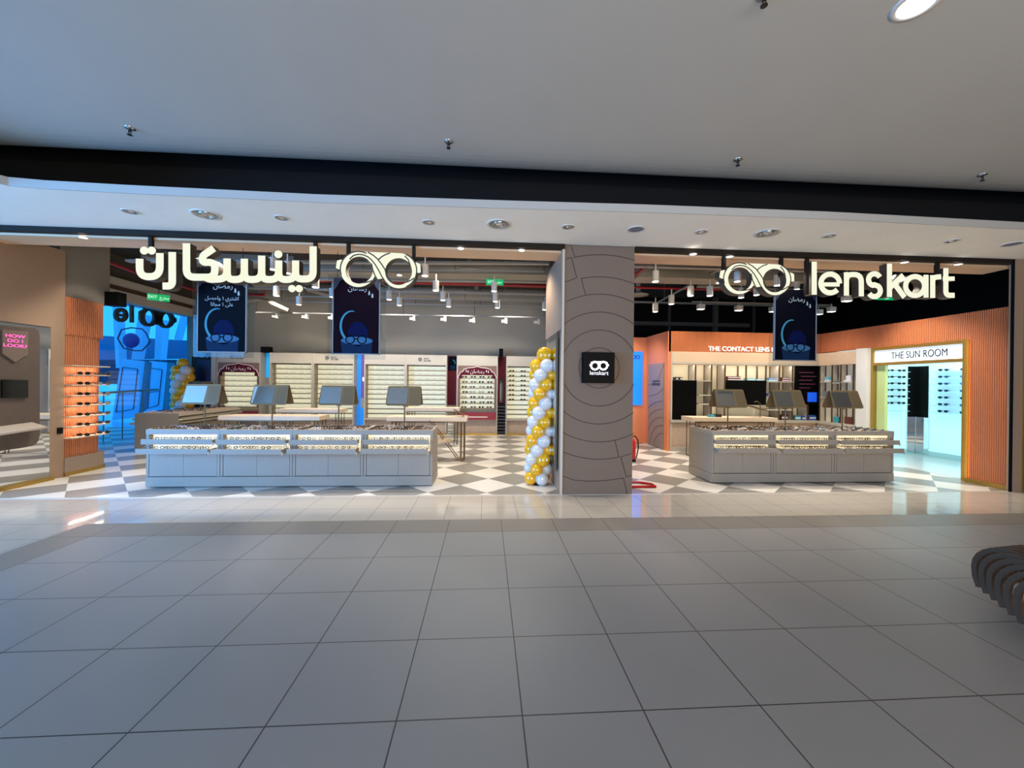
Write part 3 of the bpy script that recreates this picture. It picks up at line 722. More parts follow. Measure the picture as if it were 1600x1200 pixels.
for px, py in ((1095,480),(1154,482),(1208,484),(1279,488),(1299,484),(1323,467)):
    y = 4.25 if py > 470 else 2.6; p = at(px, py, y=y); t = thing('box_floodlight', 'white box floodlight on the short track right of the pillar' if py > 470 else 'lone white box floodlight under the letter n of the lenskart sign', 'floodlight', p, 'box floodlights on the right')
    MB().box(p.x-.085,p.x+.085,y-.06,y+.06,p.z-.05,p.z+.07).build('housing', M_SPOTW, t); MB().box(p.x-.075,p.x+.075,y-.05,y+.05,p.z-.058,p.z-.0505).build('lens', M_LAMP, t); MB().cyl((p.x,y,p.z+.07),(p.x,y,p.z+.16 if py>470 else 4.6),.01,n=6).build('stem',M_SPOTW,t)
for px, py in ((431,494),(477,495),(518,496.5),(645,498),(693,499),(738,501),(788,502),(839,503.5)):
    y = 5.75; p = at(px, py, y=y); t = thing('box_floodlight', 'white L-shaped floodlight on the track nearest the back wall', 'floodlight', p, 'wall floodlights above the eyewear shelves')
    MB().box(p.x-.08,p.x+.01,y-.05,y+.05,p.z-.04,p.z+.03).build('lens', M_LAMP if False else M_SPOTW, t); MB().box(p.x+.012,p.x+.08,y-.06,y+.06,p.z-.06,p.z+.08).build('housing', M_SPOTW, t); MB().cyl((p.x+.04,y,p.z+.08),(p.x+.04,y,p.z+.12),.01,n=6).build('stem',M_SPOTW,t)
# the lamps' own light
def spotlight(x, y, z, tx, ty, power, ang=100, col=(1.0,0.93,0.82)):
    l = bpy.data.lights.new('spot_lamp', 'SPOT'); l.energy = power; l.spot_size = math.radians(ang); l.spot_blend = 0.7; l.shadow_soft_size = 0.05; l.color = col
    o = bpy.data.objects.new('spot_lamp', l); COL.objects.link(o); o.location = (x, y, z)
    o.rotation_euler = (Vector((tx,ty,0))-Vector((x,y,z))).to_track_quat('-Z','Y').to_euler()
for x in (-5.6,-4.0,-2.4,-0.8,0.6):
    for y, ty in ((1.3,0.9),(3.4,3.2),(5.2,6.4)): spotlight(x, y, 3.85, x*0.98, ty, SPOT_POWER*2.1, 110)
for x in (3.2,4.6,6.0,7.3):
    for y, ty in ((1.3,1.0),(2.7,3.4)): spotlight(x, y, 3.75, x, ty, SPOT_POWER*2.0, 105)
spotlight(3.5, 3.9, 3.6, 3.7, 5.0, 160, 90); spotlight(7.4, 1.6, 3.5, 8.6, 1.2, 120, 95)
for x in (-5.4,-3.6,-1.8,0.0,3.2,4.8,6.4): spotlight(x, 0.26, 3.5, x, -0.4, 150, 85)
spotlight(-5.9, 1.6, 3.9, -6.9, 1.7, 110, 90)
for x in (-6.4,-4.6,-2.8,-1.0,0.8): spotlight(x, 5.2, 3.9, x, 12.5, 55, 100)

# ================================================================== EYEWEAR PROTOTYPES
def glasses_mesh(b, o, dirx, dirz, diry, s=1.0, sun=False, folded=False):
    """o = bridge centre; dirx across the face, dirz up, diry towards the temples' tips"""
    o = Vector(o); X, Z, Y = Vector(dirx), Vector(dirz), Vector(diry)
    P = lambda x, z, y: o + X*(x*s) + Z*(z*s) + Y*(y*s)
    n = 10
    b.k = 0
    for sx in (-1, 1):
        ring = []
        for i in range(n):
            a = 2*PI*i/n; ring.append(((sx*0.035)+0.027*math.cos(a), 0.021*math.sin(a)))
        outer = [P(u,v,0) for u,v in ring]; inner = [P((u-sx*.035)*0.76+sx*.035, v*0.70, 0) for u,v in ring]
        ob = [P(u,v,.004) for u,v in ring]; ib = [P((u-sx*.035)*0.76+sx*.035, v*0.70, .004) for u,v in ring]
        fs = []
        for i in range(n):
            j = (i+1) % n; fs += [(i,j,n+j,n+i),(2*n+i,3*n+i,3*n+j,2*n+j),(i,2*n+i,2*n+j,j),(n+i,n+j,3*n+j,3*n+i)]
        b.add(outer+inner+ob+ib, fs)
        b.k = 1; b.add([P((u-sx*.035)*0.82+sx*.035, v*0.8, .002) for u,v in ring], [tuple(range(n))]); b.k = 0
        h = P(sx*0.062, 0.008, 0.002); e = P(sx*0.064, 0.006, 0.10) if not folded else P(-sx*0.03, 0.0, 0.012)
        b.obox(h, e, 0.006*s, 0.010*s, up=Z)
        if not folded: b.obox(e, P(sx*0.064, -0.022, 0.135), 0.005*s, 0.007*s, up=Z)
    b.obox(P(-0.010,0.006,0.002), P(0.010,0.006,0.002), 0.005*s, 0.005*s, up=Z)
    return b
protos = []
def proto(name, cat, frame, lens, s=1.0):
    b = MB(); glasses_mesh(b, (0,0,0), (1,0,0), (0,0,1), (0,1,0), s); o = b.build(name, [frame, lens], origin=(0,0,0)); tag(o, cat=cat); return o

# glasses lying on island tops: orientation lens-down front leaning
P_EYE = [proto('eyeglasses', 'eyeglasses', M_FR[k], M_LENSC, 1.0) for k in range(5)]
used = [False]*5
names = ['black','tortoiseshell brown','silver wire','plum','pale clear']
P_SUN = None
def put_sun(loc, rz, sc, label, group):
    global P_SUN
    if P_SUN is None:
        bb = MB(); glasses_mesh(bb,(0,0,0),(1,0,0),(0,0,1),(0,1,0),1.0); o = bb.build('sunglasses',[M_FR[0],M_LENS],origin=(0,0,0)); o['category']='sunglasses'; P_SUN = o
    else: o = P_SUN.copy(); COL.objects.link(o)
    o.location = loc; o.rotation_euler = (0,0,rz); o.scale = (sc,)*3; o['label'] = label; o['group'] = group
def put_eye(k, loc, rot, label, group, sc=1.0):
    o = P_EYE[k]
    if used[k]: o = o.copy(); COL.objects.link(o)
    used[k] = True
    o.location = loc; o.rotation_euler = rot; o.scale = (sc,sc,sc); o['label'] = label; o['group'] = group
    return o

# ================================================================== DISPLAY ISLANDS
TOP = 0.865
def island(x0, y0, n, w, depth, which, parts_left_panel):
    secs = []
    nm4 = ['leftmost','second from the left','third from the left','rightmost']; nm3 = ['leftmost','middle','rightmost']
    for i in range(n):
        xa = x0+i*w; xb = xa+w; y1 = y0+depth
        nm = (nm4 if n == 4 else nm3)[i]
        t = thing('display_cabinet', 'greige display cabinet section with two pulled-out trays, %s in the %s island' % (nm, which), 'display cabinet', ((xa+xb)/2, y0+depth/2, 0), 'island cabinet sections')
        bx('plinth', M_CAB, xa, xb, y0+0.0, y1, 0.012, 0.155, t)
        body = MB().box(xa+0.004, xa+0.04, y0+0.004, y1-0.004, 0.16, 0.79).box(xb-0.04, xb-0.004, y0+0.004, y1-0.004, 0.16, 0.79)
        body.box(xa+0.04, xb-0.04, y0+0.03, y1-0.02, 0.16, 0.52).box(xa+0.04, xb-0.04, y0+0.35, y1-0.02, 0.52, 0.79)
        body.build('carcass', M_CAB, t)
        for j in (0, 1):
            da = xa+0.045+j*(w-0.09)/2; bx('door', M_CAB, da+0.002, da+(w-0.09)/2-0.002, y0+0.008, y0+0.026, 0.165, 0.515, t)
        # top: rim and recessed wooden tray
        rim = MB().box(xa+.001, xb-.001, y0, y0+0.025, 0.79, TOP).box(xa+.001, xb-.001, y1-0.025, y1, 0.79, TOP).box(xa+.001, xa+0.03, y0+0.025, y1-0.025, 0.79, TOP).box(xb-0.03, xb-.001, y0+0.025, y1-0.025, 0.79, TOP)
        rim.build('top_rim', M_RIM, t)
        bx('top_tray', M_TRAY, xa+0.03, xb-0.03, y0+0.025, y1-0.025, 0.80, 0.842, t)
        # glowing strips behind the trays
        gl = MB().box(xa+0.05, xb-0.05, y0+0.07, y0+0.085, 0.525, 0.785); gl.build('light_strip', M_GLOW, t)
        rows = ((0.655,0.73,0.10+0.02*((i*7) % 3)),(0.53,0.605,0.19+0.02*((i*5) % 3)))
        for rr, (za, zb, out) in enumerate(rows):
            sx = 0.0
            d = MB().box(xa+0.01-sx, xb-0.05-sx, y0-out, y0-out+0.018, za, zb)
            d.box(xa+0.045, xa+0.057, y0-out+0.018, y0+0.065, za, zb-0.02).box(xb-0.097, xb-0.085, y0-out+0.018, y0+0.065, za, zb-0.02)
            d.k = 1; d.box(xa+0.057, xb-0.097, y0-out+0.018, y0+0.065, za+0.01, za+0.03)
            d.k = 2; d.box(xb-0.05, xb-0.035, y0-out+0.002, y0-out+0.016, za-0.015, za+0.03)
            dr = d.build('pull_out_tray', [M_CAB, mat('tray_floor', (226,206,176), 0.6), M_CABLT], t)
        secs.append((xa, xb, t))
        # glasses on the top, in slanting rows
        grp = 'eyeglasses on the %s top of the %s island' % (nm, which)
        cols, rws = (6, 5)
        for r in range(rws):
            for c in range(cols):
                ex = xa+0.115+c*(w-0.21)/(cols-1)*0.98+random.uniform(-.008,.008); ey = y0+0.085+r*(depth-0.20)/(rws-1)+random.uniform(-.006,.006)
                k = random.choices(range(5), (6,3,1,1,1.2))[0]
                put_eye(k, (ex, ey, 0.868), (math.radians(-25+random.uniform(-8,3)), 0, math.radians(random.uniform(12,34))), '%s-rimmed eyeglasses lying on the %s top tray of the %s island' % (names[k], nm, which), grp, 0.96)
    return secs
secL = island(-5.02, 0.53, 4, 1.052, 0.66, 'left', True)
secR = island(3.71, 0.60, 3, 1.066, 0.74, 'right', True)

# perpendicular island at the back left
def back_island():
    xa, xb, ya, yb = -7.62, -6.72, 3.5, 5.7
    t = thing('display_cabinet', 'greige island cabinet end-on at the back left beside the side entrance', 'display cabinet', ((xa+xb)/2, (ya+yb)/2, 0))
    bx('plinth', M_CAB, xa, xb, ya, yb, 0.01, 0.15, t)
    bx('carcass', M_CAB, xa, xb, ya, yb, 0.155, 0.60, t)
    bx('carcass_back', M_CAB, xa, xb-0.3, ya, yb, 0.60, 0.80, t)
    e = MB().box(xa, xb, ya-0.02, ya-0.001, 0.0, 0.86); e.k = 1
    for x in (xa+0.30, xa+0.60): e.box(x-0.003, x+0.003, ya-0.022, ya-0.0195, 0.0, 0.86)
    e.build('end_panel', [M_CAB, mat('seam', (150,140,128), 0.6)], t)
    bx('top_rim', M_CABLT, xa, xb, ya, yb, 0.80, 0.855, t); bx('top_tray', M_TRAY, xa+0.03, xb-0.03, ya+0.03, yb-0.03, 0.855, 0.868, t)
    for z in (0.64, 0.73): bx('pull_out_tray', M_CAB, xb-0.25, xb+0.08, ya+0.05, yb-0.05, z, z+0.04, t)
    bx('light_strip', M_GLOW, xb-0.29, xb-0.27, ya+0.05, yb-0.05, 0.62, 0.79, t)
    for z, o in ((0.70,0.06),(0.60,0.12)): bx('side_tray', M_CABLT, xa-o-0.03, xa-0.002, ya+0.03, ya+0.8, z, z+0.05, t)
back_island()
k = 0
for r in range(10):
    for c in range(2):
        kk = random.choices(range(5), (6,3,1,1,2))[0]
        put_eye(kk, (-7.35+c*0.36, 3.65+r*0.2, 0.90), (math.radians(-8),0,math.radians(100+random.uniform(-10,10))), '%s-rimmed eyeglasses on the end-on island at the back left' % names[kk], 'eyeglasses on the back left island', 0.96)

# table mirrors on posts
def tent_mirror(px, base_y, base_z, label, scale=1.0, flip=False, loc=None):
    x, y = loc if loc else (at(px, 663, y=base_y).x, base_y)
    t = thing('tabletop_mirror', label, 'mirror', (x, y, base_z), 'tent-shaped mirrors on the islands')
    MB().cyl((x,y,base_z),(x,y,base_z+0.012),0.06,n=20).build('base', M_BRASSDK, t)
    MB().cyl((x,y,base_z+0.012),(x,y,base_z+0.40),0.011,n=10).build('post', M_BRASSDK, t)
    W2, H = 0.275, 0.31; zb = base_z+0.385; dy = 0.115
    for s, nm in ((-1,'front_shell'),(1,'rear_shell')):
        # rounded-corner leaf leaning to the ridge
        out = []
        r = 0.035
        for cx, cz, a0 in ((W2-r, H-r*0.6, 0),(-W2+r, H-r*0.6, 90),(-W2+r, r, 180),(W2-r, r, 270)):
            rr = r if cz < H/2 else r*0.6
            for i in range(5): a = math.radians(a0+90*i/4); out.append((cx+rr*math.cos(a), cz+rr*math.sin(a)))
        def Q(u, v, o=0.0):
            return Vector((x+u, y+s*(dy*(1-v/H)+0.006)+s*o, zb+v+o*0.3))
        b = MB(); n = len(out)
        b.add([Q(u,v,0) for u,v in out]+[Q(u,v,0.012) for u,v in out], [tuple(range(n)), tuple(range(n,2*n))[::-1]]+[(i,(i+1)%n,n+(i+1)%n,n+i) for i in range(n)])
        shell = b.build(nm, M_MIRBR, t)
        if s == -1:
            m = MB(); u0, u1 = (-W2+0.025, 0.06); v0, v1 = 0.025, H-0.03
            m.add([Q(u0,v0,0.0125),Q(u1,v0,0.0125),Q(u1,v1,0.0125),Q(u0,v1,0.0125),Q(u0,v0,0.016),Q(u1,v0,0.016),Q(u1,v1,0.016),Q(u0,v1,0.016)], [(4,5,6,7),(0,1,5,4),(1,2,6,5),(2,3,7,6),(3,0,4,7)])
            m.build('mirror_glass', M_MIRROR, shell)
            p = MB(); p.add([Q(0.09,0.02,.0125),Q(W2-.02,0.02,.0125),Q(W2-.02,H-.03,.0125),Q(.09,H-.03,.0125)], [(0,1,2,3)]); p.build('side_panel', mat('panel_bronze', (90,78,56), 0.45, 0.2), shell)
    MB().box(x-0.03,x+0.03,y-0.02,y+0.02,base_z+0.37,base_z+0.40).build('bracket', M_BRASSDK, t)
    return t
for px, lb in ((320,'tent-shaped bronze mirror on a post, leftmost on the left island'),(425,'tent-shaped bronze mirror on a post, second from the left on the left island'),(529,'tent-shaped bronze mirror on a post, third from the left on the left island'),(632,'tent-shaped bronze mirror on a post, rightmost on the left island')):
    tent_mirror(px, 0.86, 0.843, lb)
for px, lb in ((1137,'tent-shaped bronze mirror on a post, leftmost on the right island'),(1227,'tent-shaped bronze mirror on a post, middle one on the right island'),(1316,'tent-shaped bronze mirror on a post, rightmost on the right island')):
    tent_mirror(px, 0.97, 0.843, lb)
tent_mirror(0, 0, 0.868, 'tent-shaped bronze mirror on the end-on island at the back left', loc=(-6.85, 4.35))

# ================================================================== BACK WALL BAYS
YB = 6.58
def bay(xa, xb, label, kind='plain', mark=True):
    t = thing('shelf_bay', label, 'shelf unit', ((xa+xb)/2, YB+0.2, 0), 'backlit eyewear bays on the back wall')
    fr = MB().box(xa, xa+0.035, YB, YB+0.40, 0, 2.44).box(xb-0.035, xb, YB, YB+0.40, 0, 2.44).box(xa+.035, xb-.035, YB+0.005, YB+0.40, 2.13, 2.44).box(xa+.035, xb-.035, YB+0.36, YB+0.40, 0.45, 2.13)
    fr.build('frame', M_CABLT, t)
    bx('base_board', M_BURL, xa+.035, xb-.035, YB+0.06, YB+0.36, 0.03, 0.45, t)
    bx('skirting', M_GOLD, xa, xb, YB-0.03, YB-0.002, 0, 0.06, t)
    bx('ledge', M_CABLT, xa+.035, xb-.035, YB+0.0, YB+0.36, 0.452, 0.50, t)
    if kind == 'plain':
        bx('light_panel', M_CREAM, xa+.04, xb-.04, YB+0.30, YB+0.32, 0.50, 2.12, t)
        sh = MB()
        for i in range(11): z = 0.62+0.148*i; sh.box(xa+.036, xb-.036, YB+0.10, YB+0.295, z-.004, z+0.022)
        sh.build('shelves', M_SHELF, t)
    else:
        ia, ib = xa+0.10, xb-0.10; zt = 1.93; zb = 0.80
        bx('light_panel', M_CREAM, ia, ib, YB+0.22, YB+0.24, zb, zt, t)
        sh = MB()
        for i in range(8): z = zb+0.155*i; sh.box(ia, ib, YB+0.02, YB+0.215, z, z+0.022)
        sh.build('shelves', M_SHELF, t)
        pn = MB().box(xa+.036, ia, YB+0.0, YB+0.03, zb, 2.13).box(ib, xb-.036, YB+0.0, YB+0.03, zb, 2.13).box(ia, ib, YB+0.0, YB+0.03, 1.93, 2.13); pn.build('pattern_surround', M_BURGPAT, t)
        # burgundy cusped arch
        cx = (xa+xb)/2; hw = (xb-xa)/2-0.05
        pr = [(-hw,1.74),(-hw,1.80),(-hw+.04,1.86),(-hw+.06,1.92),(-hw+.14,1.955),(-hw+.18,2.02),(-hw+.30,2.06),(-0.12,2.075),(0,2.11)]
        full = pr+[(-u,v) for u,v in pr[::-1][1:]]
        low = [(hw,1.74),(hw-.05,1.74),(hw-.08,1.83),(hw-.12,1.86),(-hw+.12,1.86),(-hw+.08,1.83),(-hw+.05,1.74),(-hw,1.74)]
        ap = MB()
        strip = [(-hw+.05+ (2*hw-.10)*i/16) for i in range(17)]
        import bisect
        def topz(u):
            for (u0,v0),(u1,v1) in zip(full[1:], full[2:]):
                if u0 <= u <= u1 and u1 > u0: return v0+(v1-v0)*(u-u0)/(u1-u0)
            return 1.8
        us = sorted(set([-hw+.0001, hw-.0001]+strip+[u for u,v in full if abs(u) < hw-.0001]))
        for u0, u1 in zip(us, us[1:]):
            zl = lambda u: 1.84 if abs(u) < hw-.09 else 1.74
            ap.add([(cx+u0,YB-.006,zl((u0+u1)/2)),(cx+u1,YB-.006,zl((u0+u1)/2)),(cx+u1,YB-.006,topz(u1)),(cx+u0,YB-.006,topz(u0)),(cx+u0,YB-.001,zl((u0+u1)/2)),(cx+u1,YB-.001,zl((u0+u1)/2)),(cx+u1,YB-.001,topz(u1)),(cx+u0,YB-.001,topz(u0))],
                   [(0,1,2,3),(7,6,5,4),(3,2,6,7)])
        ap.k = 1
        ap.ribbon([(cx+u, YB-.0065, v) for u,v in full], 0.018, (0,-0.003,0))
        for sx in (-1,1):
            for dx in (0,0.06): ap.box(cx+sx*(hw-.27)+dx-.03-.012, cx+sx*(hw-.27)+dx-.03+.012, YB-.010, YB-.007, 1.93-dx*.3, 2.0-dx*.3)
        ap.build('arch_board', [M_BURG, mat('arch_edge', (236,214,206), 0.5)], t)
        text('\u0646\u0627\ufec0\ufee3\u0631', 0.16, (cx, YB-.012, 1.95), (1,0,0), (0,0,1), mat('arch_edge', (236,214,206)), parent=t, extrude=0.001)
        bx('lower_poster', mat('lower_poster_red', (150,44,56), 0.5), xa+.05, xb-.05, YB-0.02, YB-0.004, 0.47, 0.70, t)
        bx('poster_band', mat('arch_edge', (236,214,206)), xa+.30, xb-.30, YB-0.024, YB-0.0205, 0.54, 0.575, t)
    if mark:
        cx = (xa+xb)/2-0.02
        g = MB().ribbon([(cx-0.17+0.05*math.cos(2*PI*i/20), YB-0.002, 2.30+0.05*math.sin(2*PI*i/20)) for i in range(20)], 0.012, (0,-0.003,0), closed=True)
        g.ribbon([(cx-0.20,YB-.002,2.33),(cx-0.14,YB-.002,2.27)],0.010,(0,-.003,0)).ribbon([(cx-0.20,YB-.002,2.27),(cx-0.14,YB-.002,2.33)],0.010,(0,-.003,0)); g.build('round_mark', M_TXTDK, t)
        text('JOHN', 0.062, (cx-0.06, YB-0.004, 2.325), (1,0,0), (0,0,1), M_TXTDK, parent=t, extrude=0.001, align='LEFT'); text('JACOBS', 0.062, (cx-0.06, YB-0.004, 2.262), (1,0,0), (0,0,1), M_TXTDK, parent=t, extrude=0.001, align='LEFT')
    return t
bay(-7.93,-6.68,'arched burgundy eyewear bay left of the blue gap, behind the leftmost mirrors','arch')
bay(-6.42,-5.185,'plain backlit eyewear bay without a mark, just right of the left arched bay','plain',False)
bay(-5.18,-3.97,'plain backlit eyewear bay with a round mark, left of the purple gap mirror','plain',True)
bay(-3.67,-2.445,'plain backlit eyewear bay without a mark, just right of the purple gap mirror','plain',False)
bay(-2.44,-1.20,'plain backlit eyewear bay with a round mark, under the wall floodlights at centre','plain',True)
bay(-0.90,0.36,'arched burgundy eyewear bay nearest the balloon column','arch',False)
bay(0.62,2.9,'backlit eyewear bay partly hidden by the gold and white balloon column','plain',True)
# gap panels
t = thing('gap_panel','narrow mirror strip showing blue between the left arched bay and the plain bay','mirror',(-6.55,6.8,0)); bx('glass',M_MIRROR,-6.675,-6.425,6.86,6.88,0.0,2.44,t); bx('blue_reflection',mat('cyan_reflection',(40,170,235),.3,emit=(30,160,230),es=.5),-6.66,-6.52,6.84,6.858,1.7,2.44,t)  # blue reflection in the mirror put in as a glowing strip
t = thing('screen','tall narrow mirror with painted blue and purple reflections between the two pairs of plain bays','screen',(-3.82,6.8,0)); bx('blue_half',mat('refl_blue',(40,140,230),.3,emit=(30,120,220),es=.6),-3.965,-3.85,6.86,6.88,0.0,2.44,t); bx('purple_half',mat('refl_purple',(110,60,120),.3,emit=(100,50,110),es=.5),-3.85,-3.675,6.86,6.88,1.1,2.44,t); bx('lower_part',mat('refl_blue'  ,(40,140,230)),-3.85,-3.675,6.86,6.88,0.0,0.8,t); bx('mid_band',M_CABLT,-3.85,-3.675,6.86,6.88,0.8,1.1,t)  # a mirror gap; what it reflects is put in as glowing colour
q = MB()
for i in range(4): q.box(-3.80+i*.03,-3.78+i*.03,6.853,6.859,1.62,1.74)
q.box(-3.73,-3.69,6.853,6.859,1.92,2.05); q.build('white_mark',M_TXT,t)
t = thing('gap_panel','dark mirror strip with a painted reflection of a crescent poster over burgundy, left of the right arched bay','poster',(-1.05,6.8,0)); bx('burgundy_reflection',M_BURG,-1.195,-0.905,6.86,6.88,0.9,2.44,t); bx('poster_reflection',M_NAVY,-1.18,-0.92,6.83,6.858,2.0,2.42,t); bx('pedestal',M_PED,-1.13,-0.97,6.822,6.829,2.02,2.14,t)  # mirror strip; poster and burgundy are painted as its reflection
MB().ribbon([(-1.05+0.08*math.cos(math.radians(a)),6.825,2.22+0.09*math.sin(math.radians(a))) for a in range(-20,100,12)],0.018,(0,-.002,0)).build('crescent',M_MOON,t); bx('mirror_base',M_MIRROR,-1.195,-0.905,6.86,6.88,0.0,0.9,t)
t = thing('gap_panel','mirror strip with a painted burgundy reflection and dark arch over a louvred grille, right of the right arched bay','poster',(0.49,6.8,0)); bx('burgundy_reflection',M_BURG,0.365,0.615,6.86,6.88,0.95,2.44,t)  # also a mirror; burgundy board and arch stand in for the reflected view
MB().prism([(0.44+0.05*0,6.84,1.0),(0.56,6.84,1.0),(0.56,6.84,1.65),(0.53,6.84,1.74),(0.49,6.84,1.77),(0.44,6.84,1.72)],(0,0.018,0)).build('dark_arch',M_GLOSSBLACK,t)
g = MB()
for i in range(9): g.obox((0.37,6.85,0.06+i*0.1),(0.61,6.85,0.06+i*0.1),0.06,0.012)
g.build('louvres',M_PIPE,t); bx('grille_back',M_TXTDK,0.365,0.615,6.89,6.90,0,0.95,t)
tag(bx('speaker_box',M_BLACK,0.40,0.52,6.7,6.8,2.441,2.68),'small black speaker standing on the right arched bay','speaker')
tag(bx('speaker_box',M_BLACK,-6.75,-6.5,6.7,6.9,2.441,2.62),'small black speaker on top of the left arched bay','speaker')
# dark display column and white column left of the bays
t = thing('display_column','dark poster column with a crescent, between the side entrance glass and the bays','display',(-8.6,6.85,0)); bx('dark_panel',M_GLOSSBLACK,-8.78,-8.30,6.8,6.85,0.0,2.30,t); bx('navy_panel',mat('navy_board',(10,16,60),.4),-8.50,-7.98,6.60,6.64,0.0,2.20,t); bx('upper_dark',mat('upper_dark',(26,22,22),.4),-8.78,-8.0,6.9,6.95,2.31,3.5,t)
struct(bx('trim_14',M_CABLT,-8.06,-7.94,6.55,6.98,0,2.44))
# eyewear individuals in the right arched bay
for r in range(7):
    for c in range(4):
        put_sun((-0.66+c*0.262+random.uniform(-.02,.02), YB+0.06, 0.822+0.155*r+0.035), random.uniform(-.15,.15), 1.3, 'dark sunglasses on the %s shelf of the right arched bay' % ['bottom','second','third','fourth','fifth','sixth','top'][r], 'sunglasses in the right arched bay, %s shelf' % ['bottom','second','third','fourth','fifth','sixth','top'][r])
for r in range(8):
    for c in range(2): put_sun((0.80+c*0.36, YB+0.13, 1.064+0.148*r+0.036), 0, 1.25, 'dark sunglasses in the bay beside the balloon column', 'sunglasses in the bay beside the balloons')

# the rest of the eyewear, beyond counting: back bays and drawers
b = MB()
def faint(b, x, y, z, s=1.1):
    for sx in (-1,1):
        b.ribbon([(x+sx*.034*s+.024*s*math.cos(2*PI*i/6), y, z+.017*s*math.sin(2*PI*i/6)) for i in range(6)], 0.004, (0,0.003,0), closed=True)
    b.box(x-.01,x+.01,y,y+.003,z,z+.004)
for xa, xb in ((-6.42,-5.185),(-5.18,-3.97),(-3.67,-2.445),(-2.44,-1.20)):
    for r in range(3, 11):
        for c in range(5):
            b.k = random.choice((0,0,1)); faint(b, xa+0.17+c*(xb-xa-0.34)/4+random.uniform(-.02,.02), YB+0.18, 0.642+0.148*r+0.03)
for r in range(7):
    for c in range(5): b.k = 0; faint(b, -7.70+c*0.20, YB+0.10, 0.822+0.155*r+0.03)
for secs, y0, w in ((secL,0.53,1.052),(secR,0.60,1.066)):
    for xa, xb, _ in secs:
        for za, yo in ((0.735,-0.02),(0.61,-0.10)):
            for c in range(9):
                if za < 0.6 and random.random() < 0.45: continue
                b.k = random.choice((0,0,1,2)); x = xa+0.12+c*(w-0.25)/8+random.uniform(-.035,.035); y = y0+yo+random.uniform(-.02,.03); a = random.uniform(.1,.5)
                for dx in (-.034,.034): b.ribbon([(x+dx*math.cos(a)+.025*math.cos(2*PI*i/6), y+dx*math.sin(a), za+.02*math.sin(2*PI*i/6)) for i in range(6)], 0.007, (0,0.004,0), closed=True)
                b.obox((x-.06,y,za+.005),(x-.10,y+.12,za),0.005,0.006); b.obox((x+.06,y+.02,za+.005),(x+.02,y+.14,za),0.005,0.006)
tag(b.build('eyeglasses', [mat('faint_frame',(128,118,98),.4), M_FR[1], M_FR[0]]), 'small eyeglass frames filling the plain back bays and the pulled-out island trays', 'eyeglasses', kind='stuff')

# ================================================================== LEFT: fitting mirror unit and ribbed sunglasses column
struct(bx('wall_left_mirror', M_MIRROR, -6.95, -6.872, 0.0, 1.05, 0.05, 2.40))  # mirror pane on the left wall
XM = -6.868
t = thing('selfie_station', 'taupe rounded board with pink neon words, screen and tray on the left mirror wall', 'display stand', (XM+.03, 0.4, 0.45))
def yz(px, py, x=XM): p = at(px, py, x=x); return (p.y, p.z)
pts = []
for px, py in ((59,700),(59,640),(59,560),(59,525),(57,516),(50,512.5),(40,512),(0,509),(0,704),(30,700),(46,697),(53,694),(57,688),(59,680)):
    q = yz(px, py); pts.append((XM+0.03, q[0], q[1]))
pts = pts[1:]
MB().prism([(p[0], p[1] if p[1] > 0.40 else p[1]-0.30, p[2]) for p in pts], (-0.028,0,0)).build('board', mat('stone_taupe',(92,78,69),.6,noise=.16,nscale=9), t)
a = [yz(px,py,XM+.05) for px,py in ((4,515),(44,518),(44,554),(24,566),(4,552))]
MB().prism([(XM+.05,y,z) for y,z in a], (-.019,0,0)).build('pennant', mat('stone_pennant',(116,98,88),.6,noise=.12,nscale=9), t)
for i, (wd, yy) in enumerate((('HOW',525.5),('DO I',533),('LOOK?',540.5))):
    q = yz(24, yy, XM+.056); text(wd, 0.064, (XM+.056, q[0], q[1]), (0,1,0), (0,0,1), M_PINK, parent=t, extrude=0.002, name='neon_word', sx=1.5)
a = [yz(px,py,XM+.06) for px,py in ((4,593),(44,594),(44,621.5),(4,622))]
MB().prism([(XM+.06,y,z) for y,z in a], (-.028,0,0)).build('screen', M_GLOSSBLACK, t)
a0, a1 = yz(0,664,XM), yz(50,656,XM)
MB().prism([(XM+.032,a0[0]-.3,a0[1]-.03),(XM+.25,a0[0]-.3,a0[1]-.10),(XM+.25,a1[0]-.03,a1[1]-.10),(XM+.032,a1[0]-.03,a1[1]-.03)], (0,0,-.025)).build('tray', mat('stone_tray',(164,150,136),.6), t)
sw = at(93, 673, x=-6.868); tag(bx('wall_switch', M_BLACK, -6.868, -6.855, sw.y-.04, sw.y+.04, sw.z-.05, sw.z+.05), 'small black switch plate on the brown panel beside the ribbed orange wall', 'switch')

# ribbed column: profile runs along y and rounds off at the far end
prof = [(-6.90,1.26),(-6.90,1.75),(-6.91,1.86),(-6.94,1.93),(-6.99,1.97),(-7.06,2.0)]
def wallprof(x_off, y_end, z0, z1, m, name):
    P = [(-6.90+x_off,1.262),(-6.90+x_off,1.72+y_end)]+[(-7.06+(0.16+x_off)*math.cos(math.radians(a)), 1.72+y_end+(0.28)*math.sin(math.radians(a))) for a in (15,30,45,60,75,90)]+[(-7.2,2.0+y_end),(-7.2,1.262)]
    return MB().prism([(x,y,z0) for x,y in P], (0,0,z1-z0)).build(name, m)
struct(wallprof(0.0, 0.0, 0.30, 2.33, flutemat('orange_fluted_col',(232,138,88),1,0.035), 'wall_left_ribbed'))
struct(wallprof(0.02, 0.06, 2.33, 2.95, flutemat('orange_fluted_col',(232,138,88),1,0.035), 'wall_left_ribbed'))
struct(wallprof(0.05, 0.10, 0.0, 0.06, M_GOLD, 'baseboard_left'))
struct(wallprof(0.045, 0.08, 0.06, 0.30, M_TAUPE, 'wall_left_plinth'))
ords = ['top','second','third','fourth','fifth','sixth','bottom']
SZ = (1.829,1.672,1.504,1.325,1.157,0.978,0.81,0.63)
